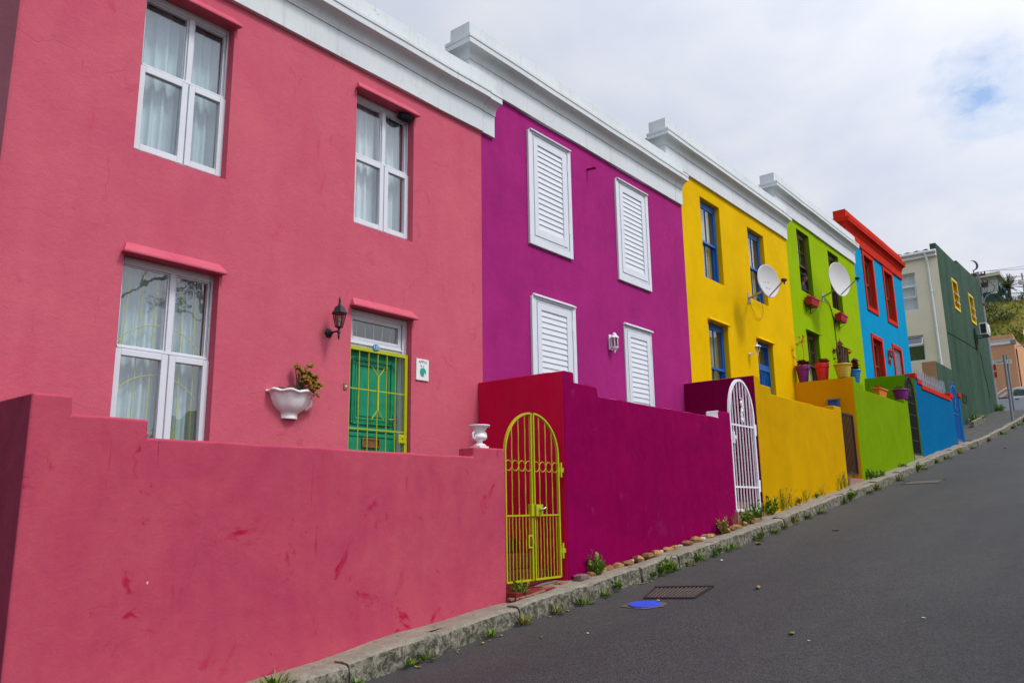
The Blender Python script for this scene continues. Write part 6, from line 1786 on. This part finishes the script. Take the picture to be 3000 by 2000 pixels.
# street sign on two posts
t = thing('sign_post', 'grey steel post on the kerb edge standing in front of the street name plate', 'post', (41.53, -1.6, zs(41.5)))
b = MB(); b.tube([(41.53, -1.6, zs(41.5)-.1), (41.6, -1.6, 6.56)], .055, 10); b.build('post', M['pole_grey'], t, smooth=50)
qx, qy = 48.28, -.85
t = thing('street_sign', 'street name plate in green letters on a slim grey post at the corner', 'street sign', (qx, qy, zs(qx)))
b = MB(); b.tube([(qx, qy, zs(qx)-.1), (qx, qy, 7.6)], .05, 10); b.build('post', M['pole_grey'], t, smooth=50)
pa = at_px(2934, 1052.5, -.9)
sd = Vector((.36, -.93, 0)).normalized(); nn_ = Vector((sd.y, -sd.x, 0))
cc_ = Vector((qx, qy, 7.22))+nn_*.07-sd*.22
b = MB(); L, H = .43, .095
b.prism([cc_-sd*(L+.03)+Vector((0, 0, -H)), cc_+sd*(L-.03)+Vector((0, 0, -H)), cc_+sd*(L-.03)+Vector((0, 0, H)), cc_-sd*(L+.03)+Vector((0, 0, H))], nn_*.015)
sgp = b.build('name_plate', M['sign_white'], t)
text_mesh('lettering', 'CHIAPPINI ST', .165, M['sign_green'], t, tuple(cc_+nn_*.018-sd*.03), rot=(PI/2, 0, math.atan2(sd.y, sd.x)), ext=.003, sx=.78)

# ------------------------------------------------------------------ peach house across the side road
PXX, PYY = 57.0, -.22
t = thing('flat_roofed_house', 'peach single storey flat roofed house at the foot of the hill', 'house', (59, 0, zs(58)))
b = MB(); b.box(PXX, 63.5, PYY, 6.5, 4.2, 9.98)
b.prism([(PXX, PYY-.003, 9.975), (57.7, PYY-.003, 9.975), (57.7, PYY-.003, 10.05), (PXX, PYY-.003, 10.22)], (0, .3, 0)); b.box(PXX, PXX+.3, PYY+.297, 6.5, 9.978, 10.2)
b.build('wall', M['peach'], t, bevel=.02)
b = MB(); b.box(PXX-.06, PXX-.001, PYY+.05, 6.4, 9.62, 9.78); b.build('cornice_band', M['offwhite'], t)
b = MB(); b.box(PXX-.035, PXX-.001, PYY+.05, 6.4, 9.80, 9.95); b.build('stained_band', M['stone_white'], t)
b = MB(); b.tube([(57.25, PYY-.05, 9.3), (57.25, PYY-.05, 5.0)], .035, 8); b.build('downpipe', M['rust'], t, smooth=50)
fl = at_px(2970, 1001, -.4)
b = MB(); b.box(fl.x-.12, fl.x+.1, -.52, -.225, fl.z-.14, fl.z+.14); b.build('floodlight', M['pole_grey'], t, bevel=.03)
b = MB(); b.box(PXX+.02, 63.4, PYY+.35, 6.4, 9.99, 10.03); b.build('roof', M['roofsheet'], t)
d3 = at_px(3020, 983, -1.2)
sat_dish('satellite dish on the peach house, cut by the right edge', tuple(d3), (-.70, -.66, .25), .52, (57.9, 0, d3.z-.35), M['dish'], M['steel'], False, arm=False)
for o in bpy.data.objects:
    if o.get('label', '').startswith('satellite dish on the peach'):
        for ch in list(o.children):
            if ch.name.startswith('mount'):
                bpy.data.objects.remove(ch)
        b = MB(); b.tube([(57.95, PYY-.003, d3.z-.3), (57.95, -.7, d3.z-.28), (d3.x, d3.y+.12, d3.z-.02)], .03, 8); b.build('mount', M['steel'], o, smooth=50)

# ------------------------------------------------------------------ hilltop
def hp(px_, py_, X):      # a point on the ray of a far feature at distance X, for measuring only
    d = w_ + r_*((px_-1500)/F) - u_*((py_-1000)/F); k = X/d.x; return CAMP+d*k
HX = 93.0
a = hp(2868, 815, HX); c = hp(2918, 811, HX); e = hp(2917, 850, HX); rf = hp(2932, 804, HX)
t = thing('hilltop_building', 'pale green flat roofed building on the hilltop behind the pole', 'building', (HX+2, (a.y+c.y)/2, a.z-3))
b = MB(); b.box(HX, HX+6, c.y, a.y+3.5, e.z-.1, c.z+.05); b.build('upper_wall', M['hillhouse'], t)
b = MB(); b.box(HX+.3, HX+5.5, c.y+.5, a.y+3, zhill(HX, c.y)-1.5, e.z-.1); b.build('lower_wall', M['dkgreen'], t)
b = MB(); b.box(HX-.5, HX+6.5, rf.y, a.y+4, c.z+.05, c.z+.42); b.build('roof_slab', M['stone_white'], t)
b = MB()
for k in range(3): b.box(HX-.03, HX-.001, c.y+.8+k*1.2, c.y+1.5+k*1.2, c.z-.9, c.z-.35)
b.build('window', M['rubber'], t)
# fence
t = thing('hilltop_fence', 'dark blue picket fence along the hilltop', 'fence', (HX-2, 3.5, zhill(HX-2, 3.5)))
b = MB(); y = -4.0; X = HX-1.5
while y < 9:
    z = zhill(X, y); post = abs((y+4) % 1.6) < .11
    hgt = 1.35 if post else 1.1
    b.box(X-.03, X+.03, y-(.06 if post else .018), y+(.06 if post else .018), z-.3, z+hgt); y += .16
b.build('picket', M['fence_green'], t)
b = MB()
for q in (.25, 1.0):
    for k in range(16): y0 = -4+.8*k; b.prism([(X-.015, y0, zhill(X, y0)+q), (X+.015, y0, zhill(X, y0)+q), (X+.015, y0, zhill(X, y0)+q+.06), (X-.015, y0, zhill(X, y0)+q+.06)], (0, .8, zhill(X, y0+.8)-zhill(X, y0)))
b.build('rail', M['fence_green'], t)
t = thing('wind_screen', 'teal shade netting stretched between leaning poles beside the palm', 'screen', tuple(hp(2942, 865, HX-1)))
A, B_, C_, D_ = hp(2924, 832, HX-1), hp(2930, 867, HX-1), hp(2950, 862, HX-1), hp(2946, 846, HX-1)
b = MB(); vs = []
for i in range(9):
    for j in range(5):
        u, v = i/8, j/4; p = A.lerp(D_, u).lerp(B_.lerp(C_, u), v); vs.append(p+Vector((.12*math.sin(i*1.9), 0, -.10*math.sin(PI*u)*(1-v))))
b.add(vs, [(i*5+j, (i+1)*5+j, (i+1)*5+j+1, i*5+j+1) for i in range(8) for j in range(4)]); nt_ = b.build('netting', M['fence_green'], t, smooth=60)
md = nt_.modifiers.new('Solidify', 'SOLIDIFY'); md.thickness = .02
b = MB()
for p, q in ((A, B_), (D_, C_)): b.tube([p+(p-q)*.15, q-Vector((0, 0, .6))], .05, 6)
b.build('pole', M['fence_green'], t)
# palm
pb = hp(2956, 862, HX+1); pc = hp(2956, 843, HX+1)
t = thing('palm_tree', 'spiky palm tree on the hilltop skyline', 'tree', tuple(pb))
rg = random.Random(4); b = MB(); b.tube([pb-Vector((0, 0, 1.2)), pb.lerp(pc, .5), pc], [.20, .17, .16], 9); b.build('trunk', M['palmtrunk'], t, smooth=60)
b = MB()
for k in range(56):
    a = 2*PI*k/56*5.3; el = rg.uniform(-.35, 1.45); L = rg.uniform(1.15, 1.5)
    d = Vector((math.cos(a)*math.cos(el), math.sin(a)*math.cos(el), math.sin(el))); s = d.cross(Vector((0, 0, 1))); s = s.normalized() if s.length > .05 else Vector((1, 0, 0))
    for q in range(11):
        t0 = .12+.88*q/10; p = pc+d*L*t0-Vector((0, 0, .28*L*t0*t0*max(.2, math.cos(el))))
        for e in (-1, 1):
            f = (d*.8+s*e*.55).normalized(); l_ = .30*(1-.55*abs(t0-.5)); ww = d.cross(s).normalized()*.0+s*.0+d*.02
            b.add([p-d*.05, p+d*.05, p+f*l_-Vector((0, 0, .05))], [(0, 1, 2)])
    b.tube([pc, pc+d*L*.5-Vector((0, 0, .07*L*max(.2, math.cos(el)))), pc+d*L-Vector((0, 0, .28*L*max(.2, math.cos(el))))], [.025, .018, .006], 4)
b.build('crown', M['palmleaf'], t)
# far post with a round sign, bushes on the crest
pa = hp(2993, 800, HX); t = thing('hilltop_post', 'thin post with a pale round dish near the right edge of the skyline', 'post', (pa.x, pa.y, pa.z-2.6))
b = MB(); b.tube([(pa.x, pa.y, pa.z-4), (pa.x, pa.y, pa.z)], .07, 8); b.build('post', M['pole_grey'], t, smooth=50)
b = MB(); b.ball((pa.x-.15, pa.y+.18, pa.z-.95), .3, (.25, .8, 1), 14, 8); b.build('round_dish', M['dish'], t, smooth=60)
def bush(label, x, y, s, seed, mat, grp):
    rg = random.Random(seed); b = MB(); z = zhill(x, y)
    for k in range(260):
        a, q = rg.uniform(0, 6.28), rg.random()**.5; h = rg.random()
        p = Vector((x+s*q*math.cos(a), y+s*q*math.sin(a), z-.1+s*.75*h*math.sqrt(max(0, 1-q*q*.8))))
        leaf(b, p, (rg.uniform(-1, 1), rg.uniform(-1, 1), rg.uniform(-.1, 1.2)), s*.28, s*.09)
    tag(b.build('bush', mat, org=(x, y, z)), label, 'bush', grp)
GB = 'low bushes on the grassy hillside'
for i, (x, y, s) in enumerate(((HX-.5, 2.2, .9), (HX-.6, 4.2, .7), (HX-.4, 1.2, .6), (80, 3.2, 1.1), (76, 1.6, 1.2), (83, 4.8, 1.0), (72, 3.8, 1.1), (85, 1.0, 1.2), (78, -.5, 1.3), (71, .5, 1.0), (69, 2.6, 1.0), (81, 6.5, 1.0), (74, 5.5, .9), (88, 3.0, .8), (87, -1.5, 1.1))):
    bush('low scrubby bush on the grassy hillside' if i > 2 else 'dark low bush on the crest of the hill', x, y, s, 60+i, M['palmleaf'] if i % 2 else M['hillgrass'], GB if i > 2 else 'dark bushes on the crest')
# grass over the hillside: a mass nobody could count
rg = random.Random(8); b = MB()
for k in range(9000):
    x = rg.uniform(63, 93.5); y = rg.uniform(-6, 11)
    z = zhill(x, y); a = rg.uniform(0, PI); L = rg.uniform(.16, .42)*(1.2 if math.sin(x*.7)+math.sin(y*.9+1) > .6 else .7); w = rg.uniform(.06, .16)
    dx, dy = math.cos(a)*w, math.sin(a)*w; lx, ly = rg.uniform(-.2, .2), rg.uniform(-.2, .2)
    b.add([(x-dx, y-dy, z-.05), (x+dx, y+dy, z-.05), (x+lx, y+ly, z+L)], [(0, 1, 2)])
tag(b.build('grass', M['hillgrass'], org=(78, 2, 12)), kind='stuff')

# ------------------------------------------------------------------ parked pickup on the side road
def pickup():
    X0, ZG = 54.0, zroad(54, -1.56)
    t = thing('pickup_truck', 'silver double cab pickup truck with white roll bars parked on the side road', 'pickup truck', (54.9, -.6, ZG))
    # side outline in (y, z above ground): nose towards -Y
    low = [(2.25, .52), (2.25, .98), (2.22, 1.20), (.00, 1.20), (-1.95, 1.16), (-2.9, 1.05), (-3.05, .85), (-3.05, .45), (-2.75, .40), (-2.6, .62), (-2.3, .80), (-1.98, .62), (-1.85, .38), (.55, .38), (.70, .62), (1.0, .80), (1.32, .62), (1.45, .45)]
    b = MB(); b.prism([(X0, y, ZG+z) for y, z in low], (1.78, 0, 0)); body = b.build('body', M['car_body'], t, bevel=.05, seg=3)
    b = MB()
    q = [(-.02, 1.19), (-.10, 1.66), (-.30, 1.76), (-1.45, 1.74), (-2.05, 1.18)]
    a = [Vector((X0+.03, y, ZG+z)) for y, z in q]; c = [Vector((X0+1.75, y, ZG+z)) for y, z in q]
    for i, (y, z) in enumerate(q):
        if z > 1.3: a[i].x += .16; c[i].x -= .16
    b.v = a+c; n = 5
    b.f = [list(range(n)), [n+i for i in reversed(range(n))]]+[[i, n+i, n+(i+1) % n, (i+1) % n] for i in range(n)]; b.m = [0]*len(b.f)
    b.build('cab', M['car_body'], t, bevel=.04, merge=True, seg=3)
    # side glass, set just proud of the cab skin
    def sidewin(y0, y1, y2, y3, z0, z1):
        fx = lambda z: X0+.03+.16*max(0, min(1, (z-1.19)/.5))-.006
        g = MB(); g.quad((fx(z0), y0, ZG+z0), (fx(z0), y1, ZG+z0), (fx(z1), y2, ZG+z1), (fx(z1), y3, ZG+z1)); return g
    sidewin(-.14, -.86, -.84, -.20, 1.24, 1.64).build('side_window', M['car_glass'], t)
    sidewin(-.93, -1.82, -1.44, -.91, 1.24, 1.63).build('side_window', M['car_glass'], t)
    b = MB(); b.box(X0-.022, X0-.001, -.42, -.24, ZG+1.03, ZG+1.07); b.box(X0-.022, X0-.001, -1.3, -1.12, ZG+1.03, ZG+1.07); b.build('door_handle', M['car_trim'], t, bevel=.005)
    b = MB(); b.box(X0-.004, X0-.001, .02, 2.2, ZG+1.15, ZG+1.19); b.box(X0+.01, X0+1.77, .05, 2.2, ZG+1.201, ZG+1.215); b.build('bed_rail', M['car_trim'], t)
    for s in (X0+.10, X0+1.68):
        b = MB(); b.tube([(s, .95, ZG+1.2), (s, .45, ZG+1.55), (s, .16, ZG+1.72), (s, -.05, ZG+1.76)], .045, 8); b.tube([(s, .10, ZG+1.73), (s, .06, ZG+1.2)], .05, 8); b.tube([(s, .62, ZG+1.2), (s, .16, ZG+1.5)], .03, 8)
        b.build('roll_bar', M['car_white'], t, smooth=50)
    b = MB(); b.tube([(X0-.05, .5, ZG+.36), (X0-.05, -1.8, ZG+.36)], .035, 8); b.build('side_step', M['chrome'], t, smooth=50)
    b = MB(); b.box(X0+.05, X0+1.7, -1.9, 2.1, ZG+.30, ZG+.42); b.build('chassis', M['car_trim'], t)
    for y in (1.0, -2.3):
        for x in (X0+.02, X0+1.52):
            w = MB(); w.lathe([(.2, -.11), (.34, -.11), (.38, -.08), (.385, 0), (.38, .08), (.34, .11), (.2, .11)], (0, 0, 0), 28); w.xf(Matrix.Translation((x+.12, y, ZG+.385)) @ Matrix.Rotation(PI/2, 4, 'Y')); wh = w.build('wheel', M['rubber'], t, smooth=40)
            w = MB(); w.lathe([(.001, -.07), (.06, -.10), (.19, -.085), (.215, -.10)], (0, 0, 0), 20, cap=False); w.xf(Matrix.Translation((x+.12, y, ZG+.385)) @ Matrix.Rotation(PI/2, 4, 'Y')); w.build('rim', M['chrome'], wh, smooth=40)
    b = MB(); b.box(X0+.05, X0+.28, 2.23, 2.27, ZG+.85, ZG+1.12); b.build('tail_lamp', M['redlamp'], t)
    b = MB(); b.box(X0+.02, X0+.35, -3.07, -2.98, ZG+.78, ZG+.95); b.build('headlight', M['offwhite'], t)
    b = MB(); b.box(X0-.16, X0-.01, -1.85, -1.72, ZG+1.18, ZG+1.34); b.build('wing_mirror', M['car_trim'], t, bevel=.03)
pickup()
# ------------------------------------------------------------------ street trees on the far side (seen only as reflections in the panes)
def street_tree(label, x, y, h, r, seed):
    rg = random.Random(seed); z = zs(x)-.1
    t = thing('street_tree', label, 'tree', (x, y, z), 'trees across the street')
    b = MB(); tips = []
    def grow(p, d, L, rad, lev):
        e = p+d*L; b.tube([p, p.lerp(e, .5)+Vector((rg.uniform(-1, 1), rg.uniform(-1, 1), 0))*L*.06, e], [rad*.8, rad*.66, rad*.53], 6)
        if lev == 0: tips.append(e); return
        for k in range(3 if lev > 1 else 4):
            a = rg.uniform(0, 6.28); sp = rg.uniform(.35, .75)
            nd_ = (d+Vector((math.cos(a)*sp, math.sin(a)*sp, rg.uniform(-.1, .25)))).normalized()
            grow(e, nd_, L*rg.uniform(.6, .8), rad*.6, lev-1)
    grow(Vector((x, y, z-.2)), Vector((0, 0, 1)), h*.34, .2, 4)
    b.build('trunk', M['stem'], t, smooth=60)
    c = MB()
    for e in tips:
        for k in range(64):
            p = e+Vector((rg.gauss(0, .35), rg.gauss(0, .35), rg.gauss(0, .3)))*r*.3
            leaf(c, p, (rg.uniform(-1, 1), rg.uniform(-1, 1), rg.uniform(-.6, .6)), rg.uniform(.10, .19), rg.uniform(.05, .09))
    c.build('crown', M['palmleaf'], t)
for x, y, h, r, s in ((1.5, -14.5, 11, 3, 1), (8.1, -15.5, 10.5, 2.6, 2), (14.4, -15.5, 10, 2.6, 5), (-5, -14.5, 11, 3, 3)):
    street_tree('leafy street tree across the road, reflected in the nearest window panes', x, y, h, r, s)
